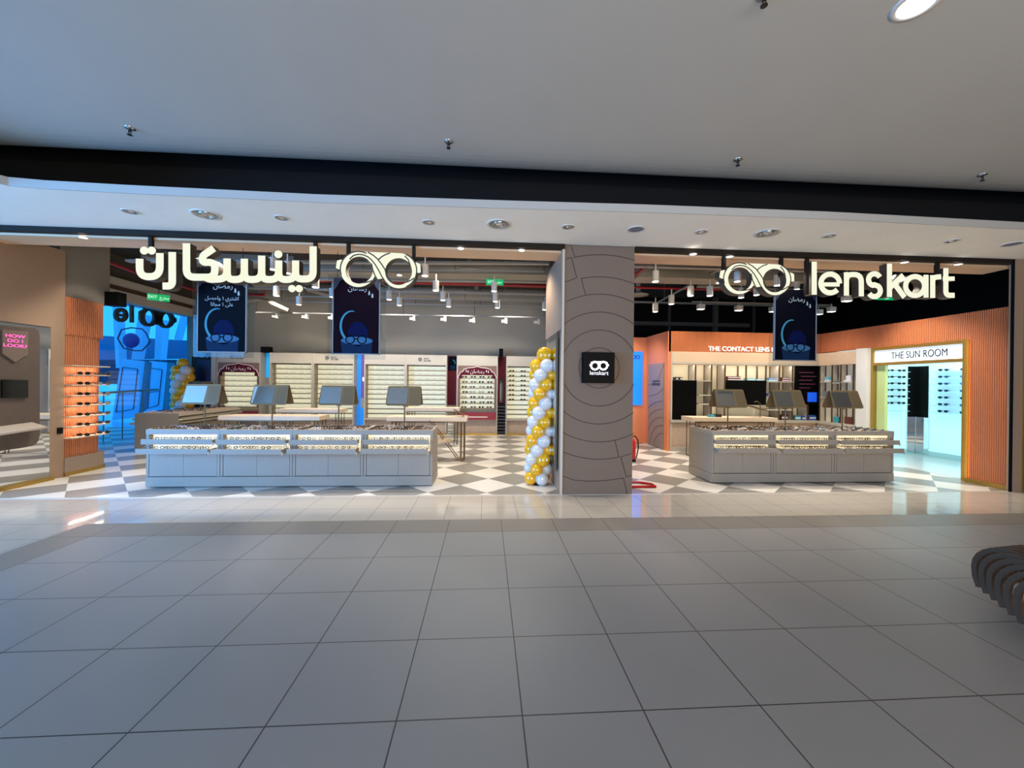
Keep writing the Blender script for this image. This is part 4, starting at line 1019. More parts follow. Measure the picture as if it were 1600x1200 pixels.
for i, z in enumerate(SZ):
    P = [(-6.899,1.27),(-6.76,1.27),(-6.76,1.78)]+[(-7.0+0.24*math.cos(math.radians(a)), 1.78+0.33*math.sin(math.radians(a))) for a in (20,40,60,80,90)]+[(-7.05,2.09),(-7.05,1.99)]+[(-6.899,1.7)]
    P = [(-6.895,1.27),(-6.76,1.27),(-6.76,1.78),(-6.775,1.89),(-6.82,2.0),(-6.89,2.07),(-6.97,2.10),(-7.0,2.02),(-6.94,1.99),(-6.895,1.90)]
    o = MB().prism([(x,y,z-0.018) for x,y in P], (0,0,0.018)).build('curved_shelf', mat('shelf_pale',(206,190,168),.5)); tag(o, '%s curved shelf on the ribbed orange wall' % (('topmost','second','third','fourth','fifth','sixth','seventh','lowest')[i]), 'shelf')
    if i > 0:
        for c, (yy, rz) in enumerate(((1.50,math.radians(65)),(1.86,math.radians(75)))):
            if P_SUN is None:
                bb = MB(); glasses_mesh(bb,(0,0,0),(1,0,0),(0,0,1),(0,1,0),1.0); o = bb.build('sunglasses',[M_FR[0],M_LENS],origin=(0,0,0)); o['category']='sunglasses'; P_SUN = o
            else: o = P_SUN.copy(); COL.objects.link(o)
            o.location = (-6.80, yy, z+0.024); o.rotation_euler = (0,0,math.radians(20+25*c)); o.scale = (1.35,)*3
            o['label'] = 'dark sunglasses at the %s end of the %s shelf on the ribbed orange wall' % (('left','right')[c], ('top','second','third','fourth','fifth','sixth','seventh','lowest')[i])
            o['group'] = 'sunglasses on the ribbed orange wall'
# warm strip under each shelf
spk = at(177,467,x=-6.85); tag(bx('wall_speaker', M_BLACK, -6.95, -6.72, spk.y-.06, spk.y+.12, spk.z-.13, spk.z+.12), 'black box speaker high on the left wall beside the side entrance', 'speaker')
for z in SZ[:-1]:
    l = bpy.data.lights.new('shelf_led','AREA'); l.shape='RECTANGLE'; l.size=0.6; l.size_y=0.015; l.energy=1.5; l.color=(1,0.85,0.68)
    o = bpy.data.objects.new('shelf_led', l); COL.objects.link(o); o.location=(-6.83,1.6,z-0.022); o.rotation_euler=(0,0,PI/2)

# ================================================================== SIDE ENTRANCE: outside things
struct(bx('floor', mat('atrium_floor',(150,200,235),.15), -30,-14.01,-5,30,-0.02,0.0)); struct(MB().add([(-14,8.4,0),(14,8.4,0),(14,30,0),(-14,30,0)],[(0,1,2,3)]).build('floor',mat('atrium_floor',(150,200,235))))
def quadbox(name, label, cat, pts, y, d, m):
    P = [at(px,py,y=y) for px,py in pts]; return tag(MB().prism(P,(0,d,0)).build(name,m),label,cat)
def kiosk(label, fr, side, y):
    P = [at(px,py,y=y) for px,py in fr]; Q = [at(px,py,y=y+1.6) for px,py in side]
    t = thing('tall_cabinet', label, 'cabinet', ((P[0].x+P[1].x)/2, y, 0))
    n = Vector((0,0.05,0))
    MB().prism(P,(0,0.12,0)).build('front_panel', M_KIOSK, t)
    MB().add([P[1]+n, Q[0], Q[1], P[2]+n], [(0,1,2,3)]).add([P[1]+n*2, Q[0]+n, Q[1]+n, P[2]+n*2], [(3,2,1,0)]).build('side_panel', M_KIOSK_SHADE, t)
    c = [P[0]*.86+P[2]*.14+Vector((0,-.01,0)),P[1]*.86+P[3]*.14+Vector((0,-.01,0)),P[2]*.86+P[0]*.14+Vector((0,-.01,0)),P[3]*.86+P[1]*.14+Vector((0,-.01,0))]
    m = MB(); 
    for i in range(4): m.obox(c[i], c[(i+1)%4], 0.03, 0.02)
    m.obox((c[0]*.6+c[3]*.4),(c[1]*.6+c[2]*.4),0.03,0.02); m.build('panel_moulding', M_KIOSK_SHADE, t)
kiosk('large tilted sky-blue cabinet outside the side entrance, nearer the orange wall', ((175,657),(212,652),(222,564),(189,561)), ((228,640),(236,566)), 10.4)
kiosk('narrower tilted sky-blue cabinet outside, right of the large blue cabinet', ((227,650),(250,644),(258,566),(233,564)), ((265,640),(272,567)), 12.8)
for lb, pts, y in (('broad slanting blue steel column outside, behind the gap in the logo',((205,561),(214,561),(228,492),(216,492)),14.5),('slanting blue steel column outside, right of the broad one',((241,562),(250,562),(256,500),(244,498)),14.8),('thin slanting blue steel column outside next to the orange wall',((181,575),(187,575),(182,480),(176,480)),14.0),('far slanting blue brace outside at the right of the glass',((272,530),(276,530),(287,490),(283,490)),15.5)):
    quadbox('steel_column', lb, 'column', pts, y, 0.4, M_STEEL)
quadbox('distant_wall','pale blue building wall outside behind the slanting columns','wall',((150,562),(292,560),(292,532),(150,524)),18.0,0.3,mat('far_wall',(70,118,158),.6))
quadbox('distant_shopfront','dark blue shopfront band low outside behind the cabinets','shopfront',((150,600),(292,600),(292,562),(150,562)),17.0,0.3,mat('far_dark',(22,50,80),.5))
quadbox('distant_roof','blue-grey roof underside outside above the hanging logo','roof',((150,470),(292,492),(292,480),(150,440)),19.0,0.6,mat('far_roof',(100,140,175),.6))
tag(MB().tube([at(p[0],p[1],y=13.5) for p in ((184,529),(193,544),(210,548),(222,548),(235,534),(228,520),(222,514),(205,512),(190,515),(184,529))],0.03,6).build('wire_sculpture',mat('wire_dark',(16,30,60),.5)),'dark polygon wire outline sculpture hanging outside behind the glass','sculpture')
tag(MB().ball(at(205,532,y=13.5),0.34,sc=(1,.6,1)).build('blue_globe',mat('globe',(12,34,120),.4)),'deep blue globe inside the wire outline outside','globe')
# back of the hanging logo on the side entrance (seen from inside)
def side_pt(px, py):
    d = FW + RT*((px-800)/FPX) + UP*((600-py)/FPX); n = Vector((1,0,0)); o = Vector((-9.3,4,0)); t_ = (o-CAM).dot(n)/d.dot(n); return CAM+d*t_
t = thing('logo_sign','dark back of a goggle-shaped logo hanging outside the side entrance glass','sign',side_pt(243,500)); nv = Vector((0.06,0,0))
m = MB()
for cx, cy_c, ri, rx in ((230.5,495.5,7.2,14.5),(257.5,499.5,6.4,13)):
    A=[side_pt(cx+ri*math.cos(2*PI*i/28),cy_c+(ri+3)*math.sin(2*PI*i/28)) for i in range(28)]; B=[side_pt(cx+rx*math.cos(2*PI*i/28),cy_c+(rx*1.02)*math.sin(2*PI*i/28)) for i in range(28)]
    vs=A+B+[q+nv for q in A]+[q+nv for q in B]; n=28; fs=[]
    for i in range(n):
        j=(i+1)%n; fs+=[(i,j,n+j,n+i),(2*n+i,3*n+i,3*n+j,2*n+j),(i,2*n+i,2*n+j,j),(n+i,n+j,3*n+j,3*n+i)]
    m.add(vs,fs)
m.prism([side_pt(*p) for p in ((236,484),(255,487),(250,500),(247,508),(240,507))],nv).prism([side_pt(*p) for p in ((216,487),(220,484),(220,497),(216,492))],nv).prism([side_pt(*p) for p in ((268,495),(273,497),(273,503),(269,505))],nv)
m.build('loops',M_SIGNDK,t); MB().tube([side_pt(224.5,476),side_pt(224.5,484)],.02,6).tube([side_pt(268,487),side_pt(268,494)],.02,6).build('hanger',M_BLACK,t)
t = thing('hanging_sign','dark back of a letter hanging outside beside the orange wall','sign',side_pt(187,492)); MB().ribbon([side_pt(187+8*math.cos(2*PI*i/20),492+8.5*math.sin(2*PI*i/20)) for i in range(20)],0.09,nv,closed=True).ribbon([side_pt(180,492),side_pt(194,493)],.06,nv).build('letter_back',M_SIGNDK,t); MB().prism([side_pt(*p) for p in ((202,465),(206,465),(206,504),(202,504))],nv).build('letter_stem',M_SIGNDK,t)
# handrail
t = thing('balustrade','glass balustrade with grey handrail outside the side entrance','railing',Vector((-9.6,4.5,0))); A,B = side_pt(172,615), side_pt(262,609)
MB().tube([A+Vector((-.5,.3,0)),B+Vector((-.5,.3,0))],0.03,8).build('handrail',mat('rail_grey',(110,130,130),.4),t); w=MB()
for f in (0.05,0.35,0.7): q=A+(B-A)*f+Vector((-.5,.3,0)); w.tube([q,(q.x,q.y,0.0)],.015,6)
w.build('baluster',mat('rail_grey'  ,(110,130,130)),t)

# exit signs
def exit_sign(px, py, y, w, h, label, facing=None):
    p = at(px,py,y=y); t = thing('exit_sign',label,'exit sign',p); X = Vector(facing).normalized() if facing else Vector((1,0,0)); n = X.cross(Vector((0,0,1)))
    b = MB().obox(p-X*w/2,p+X*w/2,0.03,h); b.build('panel',M_GREEN,t)
    text('EXIT  \ufe9d\ufeae\ufea8\ufee3', h*0.62, p+n*0.017, X, (0,0,1), mat('exit_white',(220,255,235),.5,emit=(200,255,225),es=.9), parent=t, extrude=0.001, sx=0.82)
    MB().cyl(p+Vector((0,0,h/2)),(p.x,p.y,3.55 if p.z < 3.5 else 4.6),.006,n=6).build('hanger',M_BRONZE,t)
exit_sign(248,465,3.2,0.36,0.14,'green exit sign hanging above the side entrance glass',(0.7,0.5,0))
exit_sign(773,441,2.6,0.36,0.12,'green exit sign hanging in front of the red pipe left of the pillar')
exit_sign(1382,466,2.2,0.40,0.07,'green exit sign half hidden under the letter k of the lenskart sign')

# ================================================================== TABLES
def htable(x0, x1, y0, y1, z, label, legs=True, stool=False):
    t = thing('fitting_table', label, 'table', ((x0+x1)/2,(y0+y1)/2,0))
    bx('table_top', M_TBL, x0, x1, y0, y1, z-0.085, z, t)
    for lx, s in ((x0+0.10,-1),(x1-0.06,1)):
        g = MB()
        for dx in (0,-0.07*s):
            g.cyl((lx+dx,y0+0.06,0.01),(lx+dx,y0+0.06,z-0.085),0.010,n=8); g.cyl((lx+dx,y1-0.06,0.01),(lx+dx,y1-0.06,z-0.085),0.010,n=8)
        g.tube([(lx,y0+0.06,0.012),(lx,y1-0.06,0.012)],0.010,6)
        g.build('leg_frame', M_BRASSDK, t)
    MB().box(x0+0.08,x1-0.04,y0+0.03,y0+0.05,z-0.11,z-0.09).build('apron_rail',M_BRASSDK,t)
    return t
htable(-1.99,-0.38,2.45,2.95,0.90,'pale oak fitting table with bronze legs right behind the left island')
htable(-2.05,-0.68,4.6,5.1,0.95,'pale oak table farther back between the front table and the bays')
a = at(322,655,z=0.88)
htable(-5.55,-3.50,2.95,3.50,0.86,'long pale table behind the two leftmost mirrors of the left island')
htable(-5.05,-3.55,4.3,4.8,0.92,'pale table farther back behind the second mirror from the left')
htable(4.50,6.45,2.70,3.20,0.90,'pale oak fitting table behind the right island')
# stool attached to front table: seat on slanted double bars
t = thing('bar_stool','low stool with oak seat on slanting double bronze bars beside the front table','stool',(-0.85,2.5,0))
MB().prism([(-1.35,2.35,0.40),(-0.78,2.35,0.40),(-0.70,2.50,0.40),(-0.78,2.65,0.40),(-1.35,2.65,0.40)],(0,0,0.06)).build('seat',M_TBL,t)
b = MB()
for yy in (2.38,2.62): b.tube([(-1.13,yy,0.84),(-0.55,yy,0.05),(-0.47,yy,0.015),(-0.42,yy,0.05)],0.010,6)
b.tube([(-0.95,2.38,0.012),(-0.6,2.45,0.02),(-0.47,2.5,0.012)],0.008,6); b.build('frame',M_BRASSDK,t)
t = thing('face_mirror','small tilted bronze mirror standing on the right end of the front table','mirror',(-0.50,2.6,0.90)); MB().obox((-0.66,2.6,1.05),(-0.42,2.6,0.93),0.16,0.012).build('plate',M_BRASSDK,t); MB().cyl((-0.47,2.6,0.9),(-0.47,2.6,0.945),.01,n=8).build('foot',M_BRASSDK,t)
t = thing('face_mirror','small tilted bronze mirror standing on the table behind the right island','mirror',(6.1,2.9,0.90)); MB().obox((5.93,2.9,1.16),(6.3,2.9,1.04),0.2,0.012).build('plate',M_BRASSDK,t); MB().tube([(6.18,2.9,0.9),(6.18,2.9,1.2),(6.12,2.9,1.26),(6.04,2.9,1.24)],.009,6).build('arm',M_BRASSDK,t)
tag(MB().box(4.98,5.10,2.85,2.97,0.901,0.95).build('small_box',mat('teal_box',(60,150,165),.4)),'small teal box on the table behind the right island','box'); tag(MB().box(5.11,5.25,2.85,2.97,0.901,0.965).build('small_box',mat('black_box',(30,30,36),.4)),'small black box next to the teal box behind the right island','box')

# ================================================================== BALLOON COLUMNS
def balloons(x, y, z0, h, R, br, label, n_ring=4, seed=3, topbig=0.13, lean=0.0):
    rnd = random.Random(seed); t = thing('balloon_column', label, 'balloons', (x,y,0))
    MB().cyl((x,y,0.0),(x,y,0.03),0.14,n=20).cyl((x,y,0.03),(x,y,h),0.012,n=8).build('stand',M_BLACK,t)
    rows = int((h-z0)/(br*1.45)); 
    for i in range(rows):
        for k in range(n_ring):
            a = 2*PI*k/n_ring + i*PI/n_ring*0.98 + 0.5
            # colour spirals: two gold, two white arms
            m = M_YEL if k % 2 == 0 else M_WHB
            r = br*rnd.uniform(0.94,1.04)
            c = Vector((x+lean*(z0+i*br*1.38)+R*math.cos(a), y+R*math.sin(a), z0+br*0.92+i*br*1.38))
            b = MB().ball(c, r, sc=(1,1,1.03)); b.cyl(c+Vector((math.cos(a),math.sin(a),0))*-r*.98, c+Vector((math.cos(a),math.sin(a),0))*-r*1.1, .006,.012,n=6)
            b.build('gold_balloon' if m is M_YEL else 'white_balloon', m, t)
    MB().ball((x+lean*h,y,z0+br*0.92+(rows-1)*br*1.38+br*.55+topbig*.9), topbig, n=24, m=14, sc=(1,1,1.04)).build('gold_balloon', M_YEL, t)
bc = at(842, 757, z=0)
balloons(0.84, 0.66, 0.0, 2.13, 0.125, 0.108, 'tall twisted column of gold and white balloons beside the pillar', lean=0.045)
balloons(-7.55, 3.05, 0.0, 1.72, 0.13, 0.12, 'shorter gold and white balloon column at the back left by the side entrance', seed=8, topbig=0.13) if False else balloons(at(285,600,y=6.2).x, 6.2, 0.0, 2.22, 0.15, 0.14, 'shorter gold and white balloon column at the back left by the side entrance', seed=8, topbig=0.14)

# ================================================================== PILLAR SIDE MIRROR
t = thing('wall_mirror','dark-framed upright mirror on the left side of the pillar','mirror',(1.08,0.6,0.3)); bx('frame',mat('frame_dark',(84,78,66),.5),1.05,1.074,0.2,1.0,0.30,2.38,t); bx('mirror_glass',M_MIRROR,1.044,1.0495,0.28,0.92,0.38,2.28,t)

# ================================================================== FIRE EXTINGUISHER and red stand
ex, ey = 3.05, 2.45
t = thing('fire_extinguisher','red fire extinguisher with black hose beside the pillar on the right side','fire extinguisher',(ex,ey,0))
MB().lathe((ex,ey,0.0),[(0.001,0),(0.085,0.0),(0.09,0.02),(0.09,0.36),(0.075,0.42),(0.035,0.46),(0.025,0.48),(0.001,0.48)],n=24).build('cylinder',M_REDX,t)
MB().lathe((ex,ey,0.0),[(0.091,0.0),(0.094,0.01),(0.094,0.05),(0.091,0.055)],n=24).build('foot_ring',M_BLACK,t)
MB().cyl((ex,ey,0.48),(ex,ey,0.52),0.018,n=10).box(ex-.07,ex+.02,ey-.012,ey+.012,0.52,0.535).box(ex-.07,ex+.02,ey-.012,ey+.012,0.555,0.57).build('valve',M_BLACK,t)
MB().tube([(ex+.01,ey,0.51),(ex+.08,ey,0.53),(ex+.14,ey,0.44),(ex+.15,ey,0.28),(ex+.12,ey,0.12),(ex+.105,ey,0.06)],0.012,8).build('hose',M_BLACK,t)
t = thing('floor_stand','low red tubular frame lying on the floor right of the pillar','stand',(2.5,0.5,0)); MB().tube([(2.16,0.62,0.02),(2.48,0.62,0.02),(2.66,0.50,0.02),(2.66,0.34,0.02),(2.16,0.34,0.02)],0.018,8).build('frame',M_REDX,t)
tag(bx('wall_box',M_WHITE,3.55,3.85,4.88,4.978,1.0,1.25),'small white box on the orange wall beside the pillar','box')
t = thing('screen','bright blue upright screen on the orange wall right of the pillar','screen',(3.6,4.95,1.3)); a,b = at(975,549,y=4.93), at(1003.5,633,y=4.93); bx('panel',M_BLUE,a.x,b.x,4.93,4.978,b.z,a.z,t)
g = MB(); 
for cx_ in (990.5,996.5): g.ribbon([at(cx_+3*math.cos(2*PI*i/16),558+2.4*math.sin(2*PI*i/16),y=4.925) for i in range(16)],0.02,(0,-.002,0),closed=True)
g.build('goggles_mark',mat('dark_blue',(6,40,110),.5),t)
# door with arcs between the orange walls
dA=Vector((4.40,4.80,0)); dB=Vector((4.40,3.88,0)); dd=(dB-dA); nn=Vector((-1,0,0))
t = thing('door_1','narrow door with thin engraved arcs between the orange walls','door',dA+dd/2); t['kind']='structure'
q = MB().obox(dA+nn*.012+Vector((0,0,1.08)),dB+nn*.012+Vector((0,0,1.08)),0.02,2.14); q.k=1
for r in (0.4,0.6,0.8,1.0,1.2): q.ribbon([dA+dd*max(0,min(1,(u))) + nn*.0235 + Vector((0,0,0.0+math.sqrt(max(0.0,r*r-(1-u)**2*0.5)))) for u in [i/8 for i in range(9)]],0.008,nn*.002)
for r in (0.5,0.8): q.ribbon([dA+dd*u+nn*.0235+Vector((0,0,2.1-math.sqrt(max(0.0,r*r-u*u*0.3)))) for u in [i/8 for i in range(9)]],0.008,nn*.002)
q.build('leaf',[M_TAUPE,M_TXTDK],t)
g = MB()
for i in range(4):
    c = dA+dd*(0.3+0.13*i)+nn*.025; g.obox(c+Vector((0,0,1.70)),c+dd*.09+Vector((0,0,1.70)),0.004,0.035); g.obox(c+Vector((0,0,1.62)),c+dd*.08+Vector((0,0,1.62)),0.004,0.07)
g.build('door_mark',M_TXTDK,t)

# ================================================================== CONTACT LENS WALL
YC = 3.68
t = thing('shelf_wall','cream contact lens shelf unit with brass grid along the back of the right side','shelf unit',(6.4,3.9,0))
XA, XB = 4.47, 8.27
MB().box(XA,XB,YC+.001,YC+.44,0.0,0.10).build('skirting',M_CABLT,t)
bx('base_board',M_BURL,XA+.04,XB,YC+.02,YC+.44,0.10,0.70,t)
bx('counter_ledge',M_CABLT,XA,XB,YC-0.02,YC+.44,0.70,0.76,t)
bx('back_board',mat('niche_board',(226,214,186),.6,emit=(226,214,186),es=.10),XA+.04,XB,YC+.40,YC+.44,0.76,2.12,t)
bx('end_panel',M_CABLT,XA,XA+.04,YC,YC+.44,0.1,2.42,t)
bx('fascia',M_WOOD,XA+.04,XB,YC,YC+.44,2.12,2.42,t)
bx('fascia_edge',M_CABLT,XA+.04,XB,YC-.012,YC-.001,2.12,2.17,t)
# brass uprights with pale fins: pixel columns along the unit
ups = (1087,1112,1133,1166,1197,1218,1239,1263)
for i, px in enumerate(ups):
    x = at(px,600,y=YC+.05).x; z1 = 2.11; z0 = 1.60 if px in (1166,) else 0.77
    if px in (1197,): z0 = 1.62
    q = MB().box(x-.014,x+.014,YC+.05,YC+.075,z0,z1).box(x-.014,x+.014,YC+.37,YC+.395,z0,z1); q.build('upright',M_BRASSDK,t)
    if z0 < 1: MB().box(x-.009,x+.009,YC+.078,YC+.368,z0,z1).build('fin',M_CABLT,t)
def pshelf(px0,px1,z):
    a_, b2 = at(px0,600,y=YC+.05).x, at(px1,600,y=YC+.05).x
    MB().box(a_,b2,YC+.05,YC+.395,z,z+.028).build('shelf_board',M_CABLT,t)
for s in ((1052,1111,1.70),(1134,1197,1.70),(1199,1241,1.70),(1199,1241,1.33),(1092,1111,1.35),(1199,1241,1.0),(1092,1112,1.13)): pshelf(*s)
l = bpy.data.lights.new('niche_led','AREA'); l.shape='RECTANGLE'; l.size=3.5; l.size_y=.03; l.energy=11; l.color=(1,.93,.8)
o = bpy.data.objects.new('niche_led', l); COL.objects.link(o); o.location=(6.4,YC+.10,2.10); o.rotation_euler=(math.radians(18),0,0)
def tv(px0,py0,px1,py1,label,y=YC+.03,m=mat('screen_black',(3,3,4),.5,spec=.08)):
    a,b = at(px0,py0,y=y), at(px1,py1,y=y); t2 = thing('wall_screen',label,'screen',((a.x+b.x)/2,y,b.z)); bx('bezel',M_BLACK,a.x,b.x,y,y+.05,b.z,a.z,t2); bx('display',m,a.x+.01,b.x-.01,y-.003,y-.0005,b.z+.01,a.z-.01,t2); return t2,a,b
tv(1052,594,1088,656.5,'tall blank black screen at the left end of the contact lens shelves')
tv(1135,594,1197,633,'wide blank black screen in the middle of the contact lens shelves')
t2,a,b = tv(1243.5,570,1279.5,632.5,'black menu screen with a bright blue square on the contact lens shelves')
p0,p1 = at(1262,613,y=YC+.02), at(1276,628,y=YC+.02); bx('blue_square',mat('menu_blue',(20,80,200),.4,emit=(16,76,200),es=.8),p0.x,p1.x,YC+.018,YC+.0265,p1.z,p0.z,t2)
q = MB()
for i,(u0,u1) in enumerate(((1249,1272),(1252,1276),(1249,1270),(1250,1274),(1249,1266))): s0,s1 = at(u0,582+i*6,y=YC+.02),at(u1,582+i*6,y=YC+.02); q.box(s0.x,s1.x,YC+.022,YC+.0265,s0.z-.008,s0.z+.008)
q.build('menu_line',mat('menu_line',(92,44,66),.4,emit=(90,40,64),es=.4),t2)
c0 = at(1107,549,y=YC)
tw = thing('wall_lettering','white raised words THE CONTACT LENS B on the orange fascia','sign',(5.7,YC-.02,2.44)); text('THE CONTACT LENS BAR',0.158,(c0.x,YC+.02-.012,2.50),(1,0,0),(0,0,1),M_TXT,parent=tw,extrude=.008,align='LEFT',sx=1.04)
# side return of the shelves on the right wall
t = thing('shelf_wall','cream contact lens shelves on the side wall next to the sun room','shelf unit',(8.2,3.1,0))
X0 = 8.40
bx('base_board',M_BURL,X0-.21,X0,2.62,YC-.03,0.0,0.70,t); bx('counter_ledge',M_CABLT,X0-.23,X0,2.62,YC-.03,0.70,0.76,t)
bx('fascia',M_WOOD,X0-.21,X0,2.62,YC-.02,2.12,2.42,t); bx('back_board',mat('niche_board',(226,214,186)),X0-.03,X0,2.62,YC-.02,0.76,2.12,t)
for yy in (3.60,3.25,3.02,2.70):
    q = MB().box(X0-.20,X0-.18,yy-.012,yy+.012,0.76,2.12).box(X0-.06,X0-.035,yy-.012,yy+.012,0.76,2.12); q.build('upright',M_BRASSDK,t); MB().box(X0-.179,X0-.061,yy-.008,yy+.008,0.76,2.12).build('fin',M_CABLT,t)
for y0_,y1_,z in ((3.26,3.59,1.70),(3.26,3.59,1.33),(2.71,3.01,1.70),(2.71,3.01,1.33),(3.03,3.24,1.68)): MB().box(X0-.20,X0-.035,y0_,y1_,z,z+.025).build('shelf_board',M_CABLT,t)
tag(bx('end_column',mat('pale_column',(214,210,200),.5),X0-.22,X0+.0,2.36,2.615,0,2.45),'pale upright column between the contact lens shelves and the sun room','column')
# product boxes
BC = {'plum':(104,48,58),'sky':(120,190,210),'blue':(40,90,180),'teal':(60,150,165),'white':(225,225,225),'black':(24,22,24),'grey':(110,120,118),'brown':(96,50,44)}
def pbox(px0,px1,zb,h,col,label,y=YC+.12,d=.16,group=None):
    a_,b2 = at(px0,600,y=y).x, at(px1,600,y=y).x
    o = MB().box(a_,b2,y,y+d,zb,zb+h); o.k=1; o.box(a_+.006,b2-.006,y-.002,y-.0005,zb+h*.3,zb+h*.62); o=o.build('lens_box',[mat('box_'+col,BC[col],.4),mat('box_band',(232,232,236),.4)]); tag(o,label,'box',group)
S1 = 1.7285
for p in ((1056,1060,S1,.07,'black','small black case left one of two on the shelf over the tall screen'),(1062.5,1066.5,S1,.07,'black','small black case right one of two on the shelf over the tall screen'),
          (1137,1157,S1,.055,'plum','lower plum box of the pair above the wide screen'),(1137.5,1157,S1+.056,.05,'plum','upper plum box of the pair above the wide screen'),
          (1168,1180,S1,.07,'sky','pale sky-blue box, left of two above the wide screen'),(1182,1191,S1,.055,'sky','pale sky-blue box, right of two above the wide screen'),
          (1201,1216,S1,.04,'sky','light blue box at the bottom of the short stack under the dark poster'),(1201.5,1215,S1+.041,.04,'blue','dark blue box on top of the light blue one under the dark poster'),
          (1222,1236,S1,.05,'plum','lower plum box left of the menu screen'),(1222.5,1235,S1+.051,.045,'brown','brown box stacked on the plum box left of the menu screen'),
          (1201,1212,1.3585,.06,'blue','blue box alone on the middle shelf left of the menu screen'),
          (1146,1151.5,.7605,.075,'blue','flat blue box on the ledge below the wide screen, near the table'),
          (1195,1207,.7605,.09,'black','black and white box on the ledge left of the middle mirror'),(1222,1232,.7605,.13,'brown','brown stack box on the ledge behind the middle mirror'),
          (1243,1252,.7605,.11,'teal','teal box leftmost of the three striped boxes on the ledge'),(1254,1263,.7605,.10,'blue','blue box in the middle of the three striped boxes on the ledge'),(1265,1276,.7605,.12,'blue','blue box rightmost of the three striped boxes on the ledge')):
    pbox(*p)
def sbox(y0_,y1_,zb,h,col,label):
    o = MB().box(X0-.18,X0-.05,y0_,y1_,zb,zb+h); o=o.build('lens_box',mat('box_'+col,BC[col],.4)); tag(o,label,'box')
for p in ((3.34,3.48,1.7255,.05,'white','lower white box on the upper side shelf nearer the corner'),(3.36,3.46,1.776,.07,'sky','pale box on top of the white one on the side shelf nearer the corner'),(3.30,3.50,1.3555,.14,'grey','grey striped box on the side shelf behind the rightmost mirror'),
          (2.78,2.95,1.7255,.04,'white','flat white box on the upper side shelf by the pale column'),(2.78,2.90,1.766,.10,'white','white cube box on top of the flat one by the pale column'),(2.76,2.90,1.3555,.05,'blue','lower blue box on the middle side shelf by the pale column'),(2.76,2.90,1.406,.05,'blue','upper blue box on the middle side shelf by the pale column'),
          (3.06,3.2,1.7055,.04,'grey','flat grey box on the side shelf between two uprights'),(3.08,3.20,.7605,.14,'teal','teal box on the side ledge behind the rightmost mirror post'),(2.74,2.92,.7605,.16,'brown','brown box on the side ledge by the pale column')):
    sbox(*p)

# ================================================================== SUN ROOM
XR0, XR1, YR0, YR1 = 8.42, 10.42, 0.35, 3.32
struct(bx('wall_sunroom', M_CYANW, XR0, XR1+.05, YR1, YR1+.05, 0, 2.5)); struct(bx('wall_sunroom', M_CYANW, XR1, XR1+.05, YR0, YR1, 0, 2.5)); struct(bx('wall_sunroom', M_CYANW, XR0, XR1+.05, YR0-.05, YR0, 0, 2.5)); struct(bx('ceiling', M_CYANW, XR0, XR1+.05, YR0-.05, YR1+.05, 2.5, 2.55))
struct(bx('floor', mat('sun_floor',(196,196,192),.2), XR0, XR1, YR0, YR1, 0.001, 0.004))
struct(bx('baseboard_sunroom', M_CYANSH, XR1-.02, XR1-.001, YR0, YR1, 0.005, 0.12)); struct(bx('baseboard_sunroom', M_CYANSH, XR0, XR1-.02, YR1-.02, YR1-.001, 0.005, 0.12))
l = bpy.data.lights.new('sunroom_assumed_light','AREA'); l.shape='RECTANGLE'; l.size=1.4; l.size_y=2.2; l.energy=38; l.color=(.72,.95,1)  # unseen lamp assumed under the ceiling to brighten the sun room
o = bpy.data.objects.new('sunroom_assumed_light', l); COL.objects.link(o); o.location=(9.4,1.8,2.48)
t = thing('door_frame','brass frame with lit THE SUN ROOM band around the bright doorway','doorway',(8.3,1.45,0))
fa, fb = 0.62, 2.355
MB().box(8.27,8.42,fa,fa+.085,0,2.45).box(8.27,8.42,fb-.05,fb,0,2.45).box(8.27,8.42,fa+.085,fb-.05,2.385,2.45).box(8.27,8.42,fa+.085,fb-.05,2.07,2.125).build('frame',M_GOLD,t)
bx('lit_band',M_SUNBAND,8.30,8.34,fa+.085,fb-.05,2.125,2.385,t)
text('THE SUN ROOM',0.20,(8.296,1.45,2.25),(0,-1,0),(0,0,1),M_TXTDK,parent=t,extrude=.002,sx=0.69)
bx('green_reveal',mat('reveal_green',(180,196,130),.6),8.345,8.415,2.12,2.30,0.0,2.07,t)
l = bpy.data.lights.new('door_led','AREA'); l.shape='RECTANGLE'; l.size=2.4; l.size_y=.02; l.energy=5; l.color=(1,.6,.2)
o = bpy.data.objects.new('door_led', l); COL.objects.link(o); o.location=(8.25,0.60,1.25); o.rotation_euler=(math.radians(90),math.radians(90),math.radians(0)); 
t = thing('corner_mirror','pair of tall dark mirror panels meeting in the corner of the sun room','mirror',(10.35,3.2,0)); bx('left_panel',M_MIRROR,10.17,10.41,3.28,3.30,0.05,2.12,t); bx('right_panel',M_MIRROR,10.385,10.405,3.0,3.27,0.05,2.12,t)
bx('left_dark_reflection',M_BLACK,10.18,10.40,3.272,3.279,0.9,2.12,t); bx('right_dark_reflection',M_BLACK,10.377,10.384,3.01,3.26,0.9,2.12,t)  # black sheets stand in for the dark reflection in both mirrors
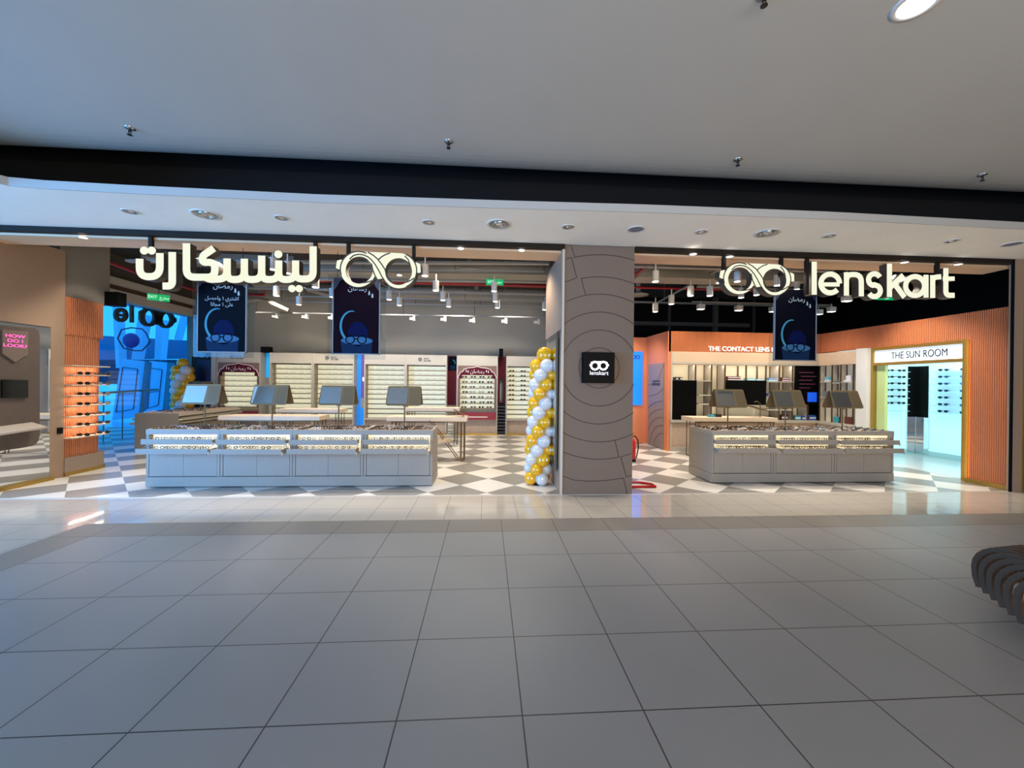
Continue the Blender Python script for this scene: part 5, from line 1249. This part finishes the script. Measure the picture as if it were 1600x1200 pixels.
for i in range(7):
    z = 2.0-0.155*i
    t = tag(MB().box(10.20,10.399,0.4,2.85,z-.03,z-.02).build('glass_shelf',M_CYANSH),'glass shelf number %s from the top on the right wall of the sun room' % ('one','two','three','four','five','six','seven')[i],'shelf','glass shelves on the right sun room wall')
    t = tag(MB().box(8.7,10.05,3.12,3.299,z-.03,z-.02).build('glass_shelf',M_CYANSH),'glass shelf number %s from the top on the back wall of the sun room' % ('one','two','three','four','five','six','seven')[i],'shelf','glass shelves on the back sun room wall')
    for c in range(4):
        o = P_SUN.copy(); COL.objects.link(o); o.location=(10.28,2.62-c*0.42,z+.012); o.rotation_euler=(0,0,math.radians(-62)); o.scale=(1.35,)*3; o['label']='dark sunglasses on the right wall shelves of the sun room'; o['group']='sunglasses on the right wall of the sun room'
    if i < 6:
        for c in range(4):
            o = P_SUN.copy(); COL.objects.link(o); o.location=(9.0+c*0.3,3.18,z+.012); o.rotation_euler=(0,0,math.radians(-15)); o.scale=(1.35,)*3; o['label']='dark sunglasses on the back wall shelves of the sun room'; o['group']='sunglasses on the back wall of the sun room'

# ================================================================== BENCH
t = thing('slatted_bench','dark curved slatted bench at the right edge of the hall','bench',(4.2,-3.6,0))
for k in range(-2, 15):
    x = 3.40+0.058*k; ye = -3.33+0.088*k if k <= 5 else -3.33+0.088*5+0.05*math.sin(min(1,(k-5)/8)*PI/2)
    zt = 0.455; pts = [(x,-4.9,zt),(x,ye-0.26,zt)]
    for a in range(15, 91, 15): pts.append((x, ye-0.26+0.21*math.sin(math.radians(a)), zt-0.19+0.19*math.cos(math.radians(a))))
    pts += [(x,ye-0.055,zt-0.26),(x,ye-0.08,0.12)]
    b = MB().ribbon([Vector(p) for p in pts], 0.032, (0.024,0,0)); b.build('slat', M_RIB, t)
MB().box(3.40,4.3,-4.6,-3.56,0.28,0.34).build('under_frame',M_BLACK,t)
for yy in (-4.5,-3.75): MB().box(3.7,4.1,yy-.04,yy+.04,0,0.31).build('leg',M_BLACK,t)
